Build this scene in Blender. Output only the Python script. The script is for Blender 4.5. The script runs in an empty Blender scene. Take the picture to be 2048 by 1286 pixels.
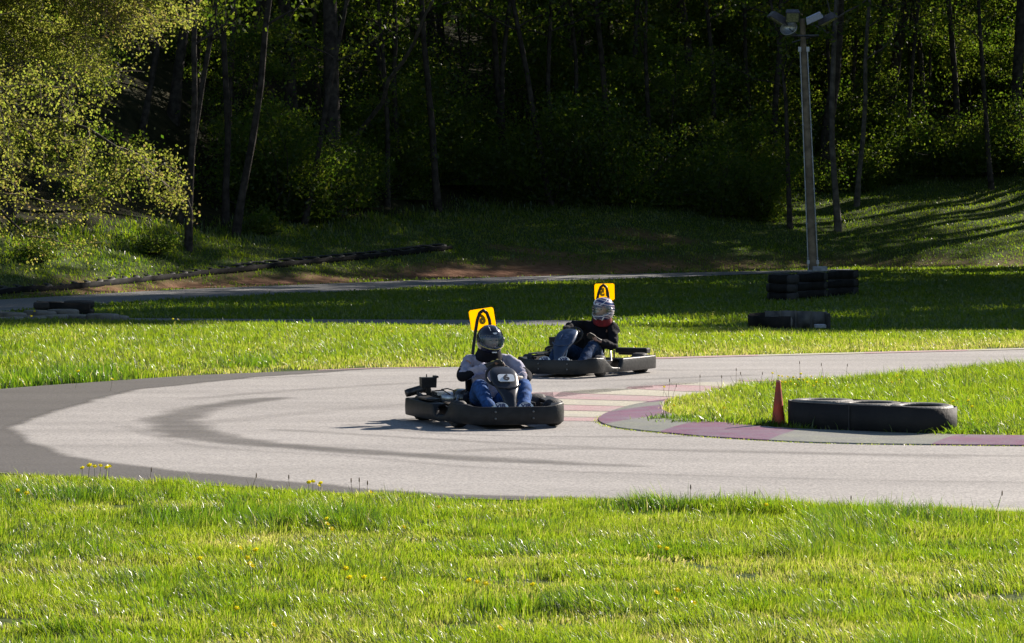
import bpy, bmesh, math, random
import numpy as np
from mathutils import Vector, Matrix, Quaternion

# ------------------------------------------------------------------ camera, light, exposure
sc = bpy.context.scene
COL = sc.collection
F, YH, H = 7000.0, 370.0, 2.3            # focal length (px of the 2048 px photo), horizon row, eye height
cam_d = bpy.data.cameras.new('camera')
cam = bpy.data.objects.new('camera', cam_d); COL.objects.link(cam)
cam.location = (0, 0, H); cam.rotation_euler = (math.pi/2, 0, 0)
cam_d.sensor_width = 36; cam_d.lens = F/2048*36
cam_d.shift_y = -(643-YH)/2048
cam_d.clip_end = 2000
sc.camera = cam

SUN = Vector((0.62, 0.62, 0.50)).normalized()
SUN_EL = math.asin(SUN.z); SUN_ROT = math.atan2(SUN.x, SUN.y)
w = bpy.data.worlds.new('World'); sc.world = w; w.use_nodes = True
nt = w.node_tree; bg = nt.nodes['Background']
sky = nt.nodes.new('ShaderNodeTexSky'); sky.sky_type = 'NISHITA'; sky.sun_disc = False
sky.sun_elevation = SUN_EL; sky.sun_rotation = SUN_ROT
sky.altitude = 1200; sky.air_density = 1.0; sky.dust_density = 0.4; sky.ozone_density = 1.0
nt.links.new(sky.outputs[0], bg.inputs[0]); bg.inputs[1].default_value = 0.055
sd = bpy.data.lights.new('sun', 'SUN'); sd.energy = 5.0; sd.angle = math.radians(0.5); sd.color = (1.0, 0.90, 0.79)
so = bpy.data.objects.new('sun', sd); COL.objects.link(so)
so.rotation_mode = 'QUATERNION'; so.rotation_quaternion = SUN.to_track_quat('Z', 'Y'); so.location = (30, 30, 40)
vs = sc.view_settings
vs.view_transform = 'Standard'; vs.look = 'None'; vs.gamma = 1.0; vs.exposure = 1.22
try: vs.use_curve_mapping = False
except Exception: pass
cy = sc.cycles
cy.max_bounces = 5; cy.diffuse_bounces = 2; cy.glossy_bounces = 2; cy.transmission_bounces = 4; cy.transparent_max_bounces = 6
cy.use_denoising = True
cy.sample_clamp_indirect = 4.0

rng = np.random.default_rng(7)
random.seed(7)

# ------------------------------------------------------------------ helpers
def tag(o, label=None, cat=None, group=None, kind=None):
    if label: o['label'] = label
    if cat: o['category'] = cat
    if group: o['group'] = group
    if kind: o['kind'] = kind
    return o

def empty(name, loc=(0,0,0), rz=0.0):
    o = bpy.data.objects.new(name, None); COL.objects.link(o)
    o.location = loc; o.rotation_euler = (0, 0, rz); o.empty_display_size = 0.2
    return o

def link(name, me, mat=None, parent=None):
    o = bpy.data.objects.new(name, me); COL.objects.link(o)
    if mat is not None:
        me.materials.clear(); me.materials.append(mat)
    if parent is not None: o.parent = parent
    return o

def smooth(me, on=True):
    me.polygons.foreach_set('use_smooth', [on]*len(me.polygons)); me.update()

class MB:
    def __init__(s): s.v = []; s.f = []; s.sm = []
    def add(s, vs_, fs, sm=False):
        b = len(s.v); s.v += [tuple(p) for p in vs_]; s.f += [tuple(i+b for i in f) for f in fs]; s.sm += [sm]*len(fs)
    def box(s, c, size, rot=None, taper=1.0):
        x, y, z = [a/2 for a in size]; M = rot if rot is not None else Matrix.Identity(3)
        P = []
        for sz in (-1, 1):
            k = 1.0 if sz < 0 else taper
            for sx, sy in ((-1,-1),(1,-1),(1,1),(-1,1)):
                P.append(Vector(c) + M @ Vector((sx*x*k, sy*y*k, sz*z)))
        s.add(P, [(3,2,1,0),(4,5,6,7),(0,1,5,4),(1,2,6,5),(2,3,7,6),(3,0,4,7)])
        return s
    def tube(s, pts, rad, n=8, cap=True, sm=True, flat=1.0):
        pts = [Vector(p) for p in pts]
        if not hasattr(rad, '__len__'): rad = [rad]*len(pts)
        rings = []; up = None
        for i, p in enumerate(pts):
            d = (pts[min(i+1, len(pts)-1)] - pts[max(i-1, 0)])
            d = d.normalized() if d.length > 1e-9 else Vector((0,0,1))
            if up is None:
                up = Vector((0,0,1)) if abs(d.z) < 0.9 else Vector((1,0,0))
            a = d.cross(up); a = a.normalized() if a.length > 1e-6 else Vector((1,0,0))
            b = a.cross(d).normalized(); up = b
            rings.append([p + (a*math.cos(t) + b*math.sin(t)*flat)*rad[i] for t in [2*math.pi*k/n for k in range(n)]])
        V = [q for r in rings for q in r]; Fs = []
        for i in range(len(rings)-1):
            for k in range(n):
                k2 = (k+1) % n
                Fs.append((i*n+k, (i+1)*n+k, (i+1)*n+k2, i*n+k2))
        s.add(V, Fs, sm)
        if cap:
            m = len(rings)-1
            s.add(rings[0], [tuple(range(n))]); s.add(rings[m], [tuple(range(n-1, -1, -1))])
        return s
    def lathe(s, prof, n=24, M=None, sm=True, closed=False):
        # prof: list of (r, z); M: 4x4
        M = M or Matrix.Identity(4); V = []
        for r, z in prof:
            for k in range(n):
                t = 2*math.pi*k/n; V.append(M @ Vector((r*math.cos(t), r*math.sin(t), z)))
        Fs = []; m = len(prof)
        for i in range(m if closed else m-1):
            j = (i+1) % m
            for k in range(n):
                k2 = (k+1) % n
                Fs.append((i*n+k, i*n+k2, j*n+k2, j*n+k))
        s.add(V, Fs, sm); return s
    def ell(s, c, r, M=None, nu=16, nv=10, p=1.0):
        M = M or Matrix.Identity(3); V = []; Fs = []
        def sg(x): return math.copysign(abs(x)**p, x)
        for i in range(nv+1):
            a = -math.pi/2 + math.pi*i/nv
            for k in range(nu):
                b = 2*math.pi*k/nu
                V.append(Vector(c) + M @ Vector((r[0]*sg(math.cos(a))*sg(math.cos(b)), r[1]*sg(math.cos(a))*sg(math.sin(b)), r[2]*sg(math.sin(a)))))
        for i in range(nv):
            for k in range(nu):
                k2 = (k+1) % nu
                Fs.append((i*nu+k, i*nu+k2, (i+1)*nu+k2, (i+1)*nu+k))
        s.add(V, Fs, True); return s
    def build(s, name, mat, parent=None):
        me = bpy.data.meshes.new(name); me.from_pydata(s.v, [], s.f)
        me.polygons.foreach_set('use_smooth', s.sm); me.update()
        return link(name, me, mat, parent)

def bevel(o, wdt=0.01, seg=2):
    m = o.modifiers.new('bevel', 'BEVEL'); m.width = wdt; m.segments = seg; m.limit_method = 'ANGLE'
    return o

def fast_mesh(name, V, quads=None, tris=None, attrs=None, smooth_on=False):
    """V (n,3), quads (m,4), tris (k,3) numpy; attrs {name: float per vertex}"""
    me = bpy.data.meshes.new(name)
    me.vertices.add(len(V)); me.vertices.foreach_set('co', np.ascontiguousarray(V, np.float32).ravel())
    q = np.zeros((0,4), int) if quads is None else quads; t = np.zeros((0,3), int) if tris is None else tris
    li = np.concatenate([q.ravel(), t.ravel()]).astype(np.int32)
    me.loops.add(len(li)); me.loops.foreach_set('vertex_index', li)
    st = np.concatenate([np.arange(len(q))*4, len(q)*4 + np.arange(len(t))*3]).astype(np.int32)
    me.polygons.add(len(st)); me.polygons.foreach_set('loop_start', st)
    me.update(calc_edges=True)
    if smooth_on: me.polygons.foreach_set('use_smooth', np.ones(len(st), bool))
    for k, a in (attrs or {}).items():
        at = me.attributes.new(k, 'FLOAT', 'POINT'); at.data.foreach_set('value', np.ascontiguousarray(a, np.float32))
    return me

def hash2(ix, iy, s):
    h = np.sin(ix*127.1 + iy*311.7 + s*74.7)*43758.5453
    return h - np.floor(h)
def vnoise(x, y, s=0):
    x = np.asarray(x, float); y = np.asarray(y, float)
    ix, iy = np.floor(x), np.floor(y); fx, fy = x-ix, y-iy
    fx = fx*fx*(3-2*fx); fy = fy*fy*(3-2*fy)
    a, b = hash2(ix, iy, s), hash2(ix+1, iy, s); c, d = hash2(ix, iy+1, s), hash2(ix+1, iy+1, s)
    return (a*(1-fx)+b*fx)*(1-fy) + (c*(1-fx)+d*fx)*fy
def fbm(x, y, s=0, o=3):
    r = 0; a = 0.5; t = 0
    for i in range(o):
        r = r + a*vnoise(np.asarray(x)*2**i, np.asarray(y)*2**i, s+i*3.1); t += a; a *= 0.5
    return r/t
def sstep(a, b, x):
    t = np.clip((np.asarray(x, float)-a)/(b-a), 0, 1); return t*t*(3-2*t)

# ------------------------------------------------------------------ terrain
_RX = [-45, -22, -10.9, -7.9, -5.2, -0.32, 5.3, 9.85, 15, 30, 60, 90]
_RY = [30, 57, 74.6, 81.7, 85.8, 92.7, 98.0, 102, 103, 100, 92, 84]      # far edge of the distant road
def yedge(x): return np.interp(x, _RX, _RY)
def ycrest(x): return np.interp(x, [-30, -9, -4, 0, 8, 40], [60, 59.0, 57.6, 55.9, 54.6, 54.4])
def woodq(x): return np.interp(x, [-12, -6, 0, 5, 9, 14, 30], [7.5, 9, 12.5, 12.5, 13.5, 17, 18])
def terr(x, y):
    x = np.asarray(x, float); y = np.asarray(y, float)
    z = -0.15*sstep(0, 2.5, y-ycrest(x))
    q = np.maximum(y - yedge(x) - 0.6, 0)
    z = z + (.135+.035*sstep(-4, 8, x))*q*sstep(0, 3, q) + 0.17*np.maximum(q-12, 0)*sstep(12, 22, q)
    z = z + np.where(q > 3, (fbm(x*0.25, y*0.25, 5)-0.5)*0.5*sstep(3, 12, q), 0)
    z = np.minimum(z, 16 + 0.02*q)
    return z
def gp(px, py):
    """the ground point the photo shows at this pixel"""
    dx, dz = (px-1024)/F, -(py-YH)/F
    Y = 12.0
    while Y < 260:
        if H + dz*Y < float(terr(dx*Y, Y)): break
        Y += 0.25
    lo, hi = Y-0.25, Y
    for _ in range(14):
        m = (lo+hi)/2
        if H + dz*m < float(terr(dx*m, m)): hi = m
        else: lo = m
    return Vector((dx*hi, hi, float(terr(dx*hi, hi))))
def gpl(pts): return np.array([[*gp(*p)][:2] for p in pts])

# ------------------------------------------------------------------ materials
def new_mat(name):
    m = bpy.data.materials.new(name); m.use_nodes = True
    return m, m.node_tree, m.node_tree.nodes['Principled BSDF']
def mat(name, col, rough=0.6, metal=0.0, var=0.15, scale=20.0, bump=0.0, bscale=80.0, spec=0.5, coat=0.0, col2=None):
    m, nt, bs = new_mat(name)
    tc = nt.nodes.new('ShaderNodeTexCoord'); nz = nt.nodes.new('ShaderNodeTexNoise')
    nz.inputs['Scale'].default_value = scale; nz.inputs['Detail'].default_value = 6
    nt.links.new(tc.outputs['Object'], nz.inputs['Vector'])
    rp = nt.nodes.new('ShaderNodeValToRGB')
    c2 = col2 or tuple(min(1, c*(1+var)) for c in col); c1 = tuple(c*(1-var) for c in col) if col2 is None else col
    rp.color_ramp.elements[0].position = 0.35; rp.color_ramp.elements[1].position = 0.65
    rp.color_ramp.elements[0].color = (*c1, 1); rp.color_ramp.elements[1].color = (*c2, 1)
    nt.links.new(nz.outputs['Fac'], rp.inputs['Fac']); nt.links.new(rp.outputs['Color'], bs.inputs['Base Color'])
    bs.inputs['Roughness'].default_value = rough; bs.inputs['Metallic'].default_value = metal
    bs.inputs['Specular IOR Level'].default_value = spec; bs.inputs['Coat Weight'].default_value = coat
    if bump:
        n2 = nt.nodes.new('ShaderNodeTexNoise'); n2.inputs['Scale'].default_value = bscale; n2.inputs['Detail'].default_value = 4
        nt.links.new(tc.outputs['Object'], n2.inputs['Vector'])
        bp = nt.nodes.new('ShaderNodeBump'); bp.inputs['Strength'].default_value = bump; bp.inputs['Distance'].default_value = 0.02
        nt.links.new(n2.outputs['Fac'], bp.inputs['Height']); nt.links.new(bp.outputs['Normal'], bs.inputs['Normal'])
    return m

def leaf_mat(name, cols, trans, tw=0.5, gloss=0.08, grough=0.3, attr='tint'):
    """cols: 3 diffuse colours picked by the vertex attribute; trans: matching 3 transmitted colours"""
    m = bpy.data.materials.new(name); m.use_nodes = True; nt = m.node_tree; nt.nodes.clear()
    out = nt.nodes.new('ShaderNodeOutputMaterial'); at = nt.nodes.new('ShaderNodeAttribute'); at.attribute_name = attr
    def ramp(cs):
        r = nt.nodes.new('ShaderNodeValToRGB'); e = r.color_ramp.elements
        e[0].position = 0.0; e[0].color = (*cs[0], 1); e[1].position = 1.0; e[1].color = (*cs[2], 1)
        k = e.new(0.5); k.color = (*cs[1], 1)
        nt.links.new(at.outputs['Fac'], r.inputs['Fac']); return r
    d = nt.nodes.new('ShaderNodeBsdfDiffuse'); t = nt.nodes.new('ShaderNodeBsdfTranslucent'); g = nt.nodes.new('ShaderNodeBsdfGlossy')
    g.inputs['Roughness'].default_value = grough; g.inputs['Color'].default_value = (1, 1, 1, 1)
    nt.links.new(ramp(cols).outputs[0], d.inputs[0]); nt.links.new(ramp(trans).outputs[0], t.inputs[0])
    mx = nt.nodes.new('ShaderNodeMixShader'); mx.inputs[0].default_value = tw
    nt.links.new(d.outputs[0], mx.inputs[1]); nt.links.new(t.outputs[0], mx.inputs[2])
    m2 = nt.nodes.new('ShaderNodeMixShader'); m2.inputs[0].default_value = gloss
    nt.links.new(mx.outputs[0], m2.inputs[1]); nt.links.new(g.outputs[0], m2.inputs[2])
    nt.links.new(m2.outputs[0], out.inputs[0])
    return m

M = {}
M['grass'] = leaf_mat('grass_blade', [(.040,.080,.012),(.085,.115,.018),(.20,.17,.07)],
                      [(.11,.235,.008),(.31,.41,.012),(.62,.53,.20)], 0.6, 0.036, 0.33)
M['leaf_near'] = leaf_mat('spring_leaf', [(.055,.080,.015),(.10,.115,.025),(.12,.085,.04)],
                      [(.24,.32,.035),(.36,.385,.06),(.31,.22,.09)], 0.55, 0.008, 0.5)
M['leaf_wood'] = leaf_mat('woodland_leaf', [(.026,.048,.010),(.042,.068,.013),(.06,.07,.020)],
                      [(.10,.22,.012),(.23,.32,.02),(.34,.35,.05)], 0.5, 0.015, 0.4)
M['bark'] = mat('bark', (.045,.038,.033), 0.95, var=.5, scale=6, bump=.8, bscale=25, spec=.2)
M['bark_pale'] = mat('pale_bark', (.10,.09,.08), 0.9, var=.4, scale=6, bump=.5, bscale=25, spec=.2)
M['twig'] = mat('twig_bark', (.10,.075,.055), 0.9, var=.4, scale=10)
M['plastic'] = mat('black_plastic', (.012,.0125,.014), 0.5, var=.35, scale=14, bump=.12, bscale=50, spec=.28)
M['plastic_scuffed'] = mat('scuffed_black_plastic', (.012,.0125,.014), 0.44, scale=3.5, bump=.25, bscale=30, col2=(.026,.026,.026), spec=.28)
M['fairing'] = mat('fairing_plastic', (.012,.014,.020), 0.36, var=.3, scale=9, bump=.1, bscale=25)
M['fairing_blue'] = mat('blue_fairing_plastic', (.022,.045,.10), 0.42, var=.3, scale=9, bump=.1, bscale=25)
M['rubber'] = mat('tyre_rubber', (.022,.021,.021), 0.72, var=.35, scale=16, bump=.3, bscale=60)
M['rubber_dusty_sheen'] = mat('dusty_tyre_rubber_painted_sheen', (.06,.057,.052), 0.6, scale=5, bump=.3, bscale=40, col2=(.17,.16,.14))  # dust mottling, its pale tone raised to paint in the sheen of the tyre tops
M['belt'] = mat('conveyor_belt_rubber', (.009,.009,.010), 0.75, scale=3, bump=.2, bscale=30, col2=(.020,.019,.018), spec=.3)
M['steel'] = mat('bare_steel', (.45,.45,.46), 0.3, 1.0, var=.2, scale=20)
M['steel_dark'] = mat('dark_steel', (.06,.058,.06), 0.45, .8, var=.4, scale=20)
M['alu'] = mat('cast_aluminium', (.5,.5,.5), 0.35, .9, var=.25, scale=30)
M['white'] = mat('white_sticker', (.72,.76,.80), 0.45, var=.05, scale=40)
M['ink'] = mat('black_ink', (.03,.03,.035), 0.5)
M['ink_blue'] = mat('dark_blue_ink', (.02,.03,.12), 0.5)
M['ink_faded'] = mat('faded_pale_blue_ink', (.055,.085,.17), 0.5)
M['visor'] = None
M['skin'] = mat('skin', (.42,.24,.17), 0.55, var=.08, scale=30)
M['denim'] = mat('blue_denim', (.032,.085,.235), 0.85, var=.35, scale=25, bump=.5, bscale=18, spec=.15)
M['denim_dark'] = mat('dark_denim', (.022,.045,.10), 0.85, var=.35, scale=25, bump=.5, bscale=18, spec=.15)
M['shirt'] = mat('grey_lilac_cotton', (.33,.32,.40), 0.85, var=.18, scale=10, bump=.7, bscale=14, spec=.15)
M['black_cloth'] = mat('black_cotton', (.010,.010,.014), 0.9, var=.3, scale=10, bump=.7, bscale=14, spec=.15)
M['red_cloth'] = mat('red_neck_scarf', (.17,.008,.013), 0.85, var=.3, scale=20, bump=.4)
M['glove'] = mat('black_glove_leather', (.025,.024,.02), 0.6, var=.4, scale=40)
M['glove_yellow'] = mat('yellow_glove_panel', (.50,.42,.12), 0.6, var=.3, scale=60)
M['glove_tan'] = mat('tan_glove_leather', (.22,.12,.045), 0.6, var=.4, scale=40)
M['shoe'] = mat('shoe', (.10,.09,.09), 0.6)
M['shoe_red'] = mat('red_shoe', (.25,.015,.02), 0.5)
M['helmet_black'] = mat('black_helmet_shell', (.010,.012,.025), 0.13, var=.2, scale=8, coat=.6)
M['dark_neck'] = M['black_cloth']
M['wood'] = mat('weathered_pole_wood', (.17,.13,.085), 0.9, scale=5, var=.4, bump=.6, bscale=30)
M['galv'] = mat('galvanised_metal', (.33,.35,.38), 0.45, .6, var=.15, scale=20)
M['lamp_case'] = mat('dark_bronze_lamp_housing', (.075,.07,.08), 0.55, .2, var=.2)
M['lamp_grey'] = mat('grey_lamp_housing', (.32,.33,.38), 0.5, .1, var=.1)
M['lamp_glass'] = mat('dusty_lamp_glass', (.30,.30,.16), 0.12, 0, var=.3, scale=20, spec=.8)
M['concrete'] = mat('concrete', (.30,.31,.33), 0.9, var=.2, scale=10, bump=.4)
M['cone'] = mat('faded_orange_cone', (.50,.065,.022), 0.55, scale=7, bump=.2, col2=(.22,.04,.02))
M['cone_pale'] = mat('scuffed_cone_tip', (.45,.20,.15), 0.7)
M['bolt'] = mat('bolt', (.16,.16,.16), 0.4, .6)
M['petal'] = leaf_mat('yellow_petal', [(.85,.72,.01)]*3, [(.95,.85,.01)]*3, 0.6, .03)
M['stem'] = leaf_mat('green_stem', [(.05,.09,.02)]*3, [(.12,.2,.03)]*3, 0.3, .03)
M['dry_stem'] = mat('dry_brown_stem', (.12,.08,.045), .9)

def yellow_plate():
    m = bpy.data.materials.new('yellow_translucent_plastic'); m.use_nodes = True; nt = m.node_tree; nt.nodes.clear()
    out = nt.nodes.new('ShaderNodeOutputMaterial')
    d = nt.nodes.new('ShaderNodeBsdfDiffuse'); d.inputs[0].default_value = (.85,.58,.005,1)
    t = nt.nodes.new('ShaderNodeBsdfTranslucent'); t.inputs[0].default_value = (1.0,.69,.003,1)
    mx = nt.nodes.new('ShaderNodeMixShader'); mx.inputs[0].default_value = .78
    nt.links.new(d.outputs[0], mx.inputs[1]); nt.links.new(t.outputs[0], mx.inputs[2]); nt.links.new(mx.outputs[0], out.inputs[0])
    return m
M['yellow'] = yellow_plate()
def helmet2():
    m, nt, bs = new_mat('patterned_helmet_shell')
    tc = nt.nodes.new('ShaderNodeTexCoord'); mp = nt.nodes.new('ShaderNodeMapping')
    nt.links.new(tc.outputs['Object'], mp.inputs[0]); mp.inputs['Scale'].default_value = (7, 5, 9)
    wv = nt.nodes.new('ShaderNodeTexWave'); wv.wave_type = 'RINGS'; wv.rings_direction = 'SPHERICAL'
    wv.inputs['Scale'].default_value = .55; wv.inputs['Distortion'].default_value = 2.5; wv.inputs['Detail'].default_value = 1
    nt.links.new(mp.outputs[0], wv.inputs[0])
    r = nt.nodes.new('ShaderNodeValToRGB'); r.color_ramp.interpolation = 'CONSTANT'; e = r.color_ramp.elements
    e[0].position = 0; e[0].color = (.02,.03,.12,1); e[1].position = .35; e[1].color = (.55,.6,.68,1)
    for p, c in ((.55,(.30,.015,.03,1)), (.72,(.6,.62,.68,1)), (.85,(.03,.035,.09,1))):
        k = e.new(p); k.color = c
    nt.links.new(wv.outputs['Fac'], r.inputs[0]); nt.links.new(r.outputs[0], bs.inputs['Base Color'])
    bs.inputs['Roughness'].default_value = .2; bs.inputs['Coat Weight'].default_value = .5
    return m
M['helmet_pattern'] = helmet2()
def visor_mat(name, tint, body, fac, gl):
    m = bpy.data.materials.new(name); m.use_nodes = True; nt = m.node_tree; nt.nodes.clear()
    out = nt.nodes.new('ShaderNodeOutputMaterial'); tr = nt.nodes.new('ShaderNodeBsdfTransparent'); tr.inputs[0].default_value = (*tint, 1)
    d = nt.nodes.new('ShaderNodeBsdfDiffuse'); d.inputs[0].default_value = (*body, 1)
    g = nt.nodes.new('ShaderNodeBsdfGlossy'); g.inputs['Roughness'].default_value = .18; g.inputs[0].default_value = (.7,.85,1,1)
    m1 = nt.nodes.new('ShaderNodeMixShader'); m1.inputs[0].default_value = fac; m2 = nt.nodes.new('ShaderNodeMixShader'); m2.inputs[0].default_value = gl
    nt.links.new(tr.outputs[0], m1.inputs[1]); nt.links.new(d.outputs[0], m1.inputs[2])
    nt.links.new(m1.outputs[0], m2.inputs[1]); nt.links.new(g.outputs[0], m2.inputs[2]); nt.links.new(m2.outputs[0], out.inputs[0]); return m
M['visor_blue'] = visor_mat('tinted_visor_painted_sky_reflection', (.75,.85,.95), (.035,.06,.12), .25, .06)  # blue diffuse body colour stands in for the sky reflected in the visor
M['visor_clear'] = visor_mat('clear_visor', (.9,.9,.85), (.3,.3,.25), .12, .07)

# terrain ground material: soil, turf and red clay mixed by vertex attributes
def ground_mat():
    m, nt, bs = new_mat('turf_and_soil')
    tc = nt.nodes.new('ShaderNodeTexCoord')
    def nz(sc_, det=6):
        n = nt.nodes.new('ShaderNodeTexNoise'); n.inputs['Scale'].default_value = sc_; n.inputs['Detail'].default_value = det
        nt.links.new(tc.outputs['Object'], n.inputs['Vector']); return n
    def ramp(src, a, b, p0=.35, p1=.65):
        r = nt.nodes.new('ShaderNodeValToRGB'); r.color_ramp.elements[0].position = p0; r.color_ramp.elements[1].position = p1
        r.color_ramp.elements[0].color = (*a, 1); r.color_ramp.elements[1].color = (*b, 1); nt.links.new(src, r.inputs[0]); return r
    turf = ramp(nz(1.2).outputs['Fac'], (.035,.060,.012), (.065,.085,.022))
    soil = ramp(nz(4).outputs['Fac'], (.15,.07,.04), (.24,.13,.08))
    def mixc(fac, a, b):
        x = nt.nodes.new('ShaderNodeMix'); x.data_type = 'RGBA'; nt.links.new(fac, x.inputs['Factor'])
        nt.links.new(a, x.inputs['A']); nt.links.new(b, x.inputs['B']); return x.outputs['Result']
    at = nt.nodes.new('ShaderNodeAttribute'); at.attribute_name = 'dirt'
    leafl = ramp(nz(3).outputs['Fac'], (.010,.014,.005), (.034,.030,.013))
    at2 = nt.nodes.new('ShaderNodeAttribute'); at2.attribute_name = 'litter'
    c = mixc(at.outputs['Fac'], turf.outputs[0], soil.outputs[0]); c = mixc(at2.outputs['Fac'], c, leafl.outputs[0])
    nt.links.new(c, bs.inputs['Base Color']); bs.inputs['Roughness'].default_value = .95; bs.inputs['Specular IOR Level'].default_value = .1
    bp = nt.nodes.new('ShaderNodeBump'); bp.inputs['Strength'].default_value = .6; bp.inputs['Distance'].default_value = .05
    nt.links.new(nz(12).outputs['Fac'], bp.inputs['Height']); nt.links.new(bp.outputs[0], bs.inputs['Normal'])
    return m

def dirt_mask(x, y):
    """bare red clay: along the far road and worn patches of the bank"""
    q = y - yedge(x)
    n = fbm(x*.5, y*.35, 11)
    a = sstep(-.2, .15, q)*(1-sstep(1.2+1.6*n, 2.6+2.4*n, q))*sstep(-12.5, -8, x)
    a = a*(.45+.55*sstep(.3, .55, fbm(x*.9, y*.6, 3)))*(1-.55*sstep(2, 7, x))
    d = 0
    for cx, cy_, rx, ry in DIRT:
        r = np.sqrt(((x-cx)/rx)**2 + ((y-cy_)/ry)**2) + (fbm(x*1.2, y*1.2, 8)-.5)*1.2
        d = np.maximum(d, 1-sstep(.6, 1.1, r))
    return np.clip(np.maximum(a, d*.55), 0, 1)
DIRT = []
for px, py, rx, ry in ((1070, 503, 1.4, .9), (1220, 487, 1.5, .9), (1300, 470, 1.6, .9)):
    p = gp(px, py); DIRT.append((p.x, p.y, rx, ry))

def ground():
    xs = np.concatenate([np.arange(-400, -60, 20), np.arange(-60, 80, .5), np.arange(80, 401, 20)])
    ys = np.concatenate([np.arange(-60, 8, 6), np.arange(8, 165, .5), np.arange(165, 600, 15)])
    X, Y = np.meshgrid(xs, ys); nx, ny = len(xs), len(ys)
    Z = terr(X, Y)
    i = np.arange(ny-1)[:, None]*nx + np.arange(nx-1)[None]
    Q = np.stack([i, i+1, i+1+nx, i+nx], -1).reshape(-1, 4)
    q = Y - yedge(X)
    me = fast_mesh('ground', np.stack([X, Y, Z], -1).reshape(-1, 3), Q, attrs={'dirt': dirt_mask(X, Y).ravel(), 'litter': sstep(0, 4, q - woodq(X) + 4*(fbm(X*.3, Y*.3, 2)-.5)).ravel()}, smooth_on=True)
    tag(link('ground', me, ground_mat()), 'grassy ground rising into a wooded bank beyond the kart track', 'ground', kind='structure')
ground()

# ------------------------------------------------------------------ track
def asphalt_mat(name, c1, c2, rough=.75, big=.35):
    m, nt, bs = new_mat(name)
    tc = nt.nodes.new('ShaderNodeTexCoord')
    mp = nt.nodes.new('ShaderNodeMapping'); mp.inputs['Scale'].default_value = (.25, 1.1, 1)
    nt.links.new(tc.outputs['Object'], mp.inputs[0])
    a = nt.nodes.new('ShaderNodeTexNoise'); a.inputs['Scale'].default_value = .9; a.inputs['Detail'].default_value = 8; a.inputs['Roughness'].default_value = .6
    nt.links.new(mp.outputs[0], a.inputs[0])
    b = nt.nodes.new('ShaderNodeTexNoise'); b.inputs['Scale'].default_value = 55; b.inputs['Detail'].default_value = 3
    nt.links.new(tc.outputs['Object'], b.inputs[0])
    r1 = nt.nodes.new('ShaderNodeValToRGB'); e = r1.color_ramp.elements
    e[0].position = .3; e[1].position = .7; e[0].color = (*c1, 1); e[1].color = (*c2, 1); nt.links.new(a.outputs['Fac'], r1.inputs[0])
    r2 = nt.nodes.new('ShaderNodeValToRGB'); e = r2.color_ramp.elements
    e[0].position = .3; e[1].position = .72; e[0].color = (.55,.55,.56,1); e[1].color = (1.38,1.36,1.33,1); nt.links.new(b.outputs['Fac'], r2.inputs[0])
    mx = nt.nodes.new('ShaderNodeMix'); mx.data_type = 'RGBA'; mx.blend_type = 'MULTIPLY'; mx.inputs['Factor'].default_value = 1
    nt.links.new(r1.outputs[0], mx.inputs['A']); nt.links.new(r2.outputs[0], mx.inputs['B'])
    nt.links.new(mx.outputs['Result'], bs.inputs['Base Color']); bs.inputs['Roughness'].default_value = rough
    bs.inputs['Specular IOR Level'].default_value = .35
    bp = nt.nodes.new('ShaderNodeBump'); bp.inputs['Strength'].default_value = .5; bp.inputs['Distance'].default_value = .006
    nt.links.new(b.outputs['Fac'], bp.inputs['Height']); nt.links.new(bp.outputs[0], bs.inputs['Normal'])
    return m
M['asphalt'] = asphalt_mat('pale_worn_asphalt', (.228,.218,.208), (.322,.308,.294))
M['asphalt_dark'] = asphalt_mat('dark_asphalt', (.075,.070,.066), (.105,.099,.093))
M['asphalt_skid'] = asphalt_mat('faint_skid_asphalt', (.205,.200,.197), (.25,.243,.238))
M['asphalt_mark'] = asphalt_mat('rubbered_in_asphalt', (.115,.108,.102), (.165,.155,.146))
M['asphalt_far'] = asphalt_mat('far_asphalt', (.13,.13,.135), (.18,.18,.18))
def worn(name, c1, c2, base, rough, lo, hi, scale=2.2):
    m = asphalt_mat(name, c1, c2, rough); nt = m.node_tree; bs = nt.nodes['Principled BSDF']; src = bs.inputs['Base Color'].links[0].from_socket
    tc = nt.nodes['Texture Coordinate']; n = nt.nodes.new('ShaderNodeTexNoise'); n.inputs['Scale'].default_value = scale; n.inputs['Detail'].default_value = 10; n.inputs['Roughness'].default_value = .7
    nt.links.new(tc.outputs['Object'], n.inputs[0]); r = nt.nodes.new('ShaderNodeValToRGB'); r.color_ramp.elements[0].position = lo; r.color_ramp.elements[1].position = hi
    nt.links.new(n.outputs['Fac'], r.inputs[0]); x = nt.nodes.new('ShaderNodeMix'); x.data_type = 'RGBA'
    nt.links.new(r.outputs[0], x.inputs['Factor']); nt.links.new(src, x.inputs['A']); x.inputs['B'].default_value = (*base, 1); nt.links.new(x.outputs['Result'], bs.inputs['Base Color']); return m
M['paint_pink'] = worn('faded_pink_paint', (.33,.205,.215), (.38,.26,.265), (.28,.26,.245), .75, .45, .72)
M['paint_cream'] = worn('faded_cream_paint', (.34,.325,.255), (.41,.39,.315), (.28,.265,.25), .75, .48, .78)
M['kerb_red'] = worn('worn_red_kerb_paint', (.17,.062,.110), (.25,.100,.160), (.19,.18,.20), .45, .36, .78, 3)
M['kerb_grey'] = worn('worn_pale_kerb_paint', (.20,.205,.17), (.28,.28,.22), (.17,.165,.17), .48, .40, .78, 3)

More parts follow.
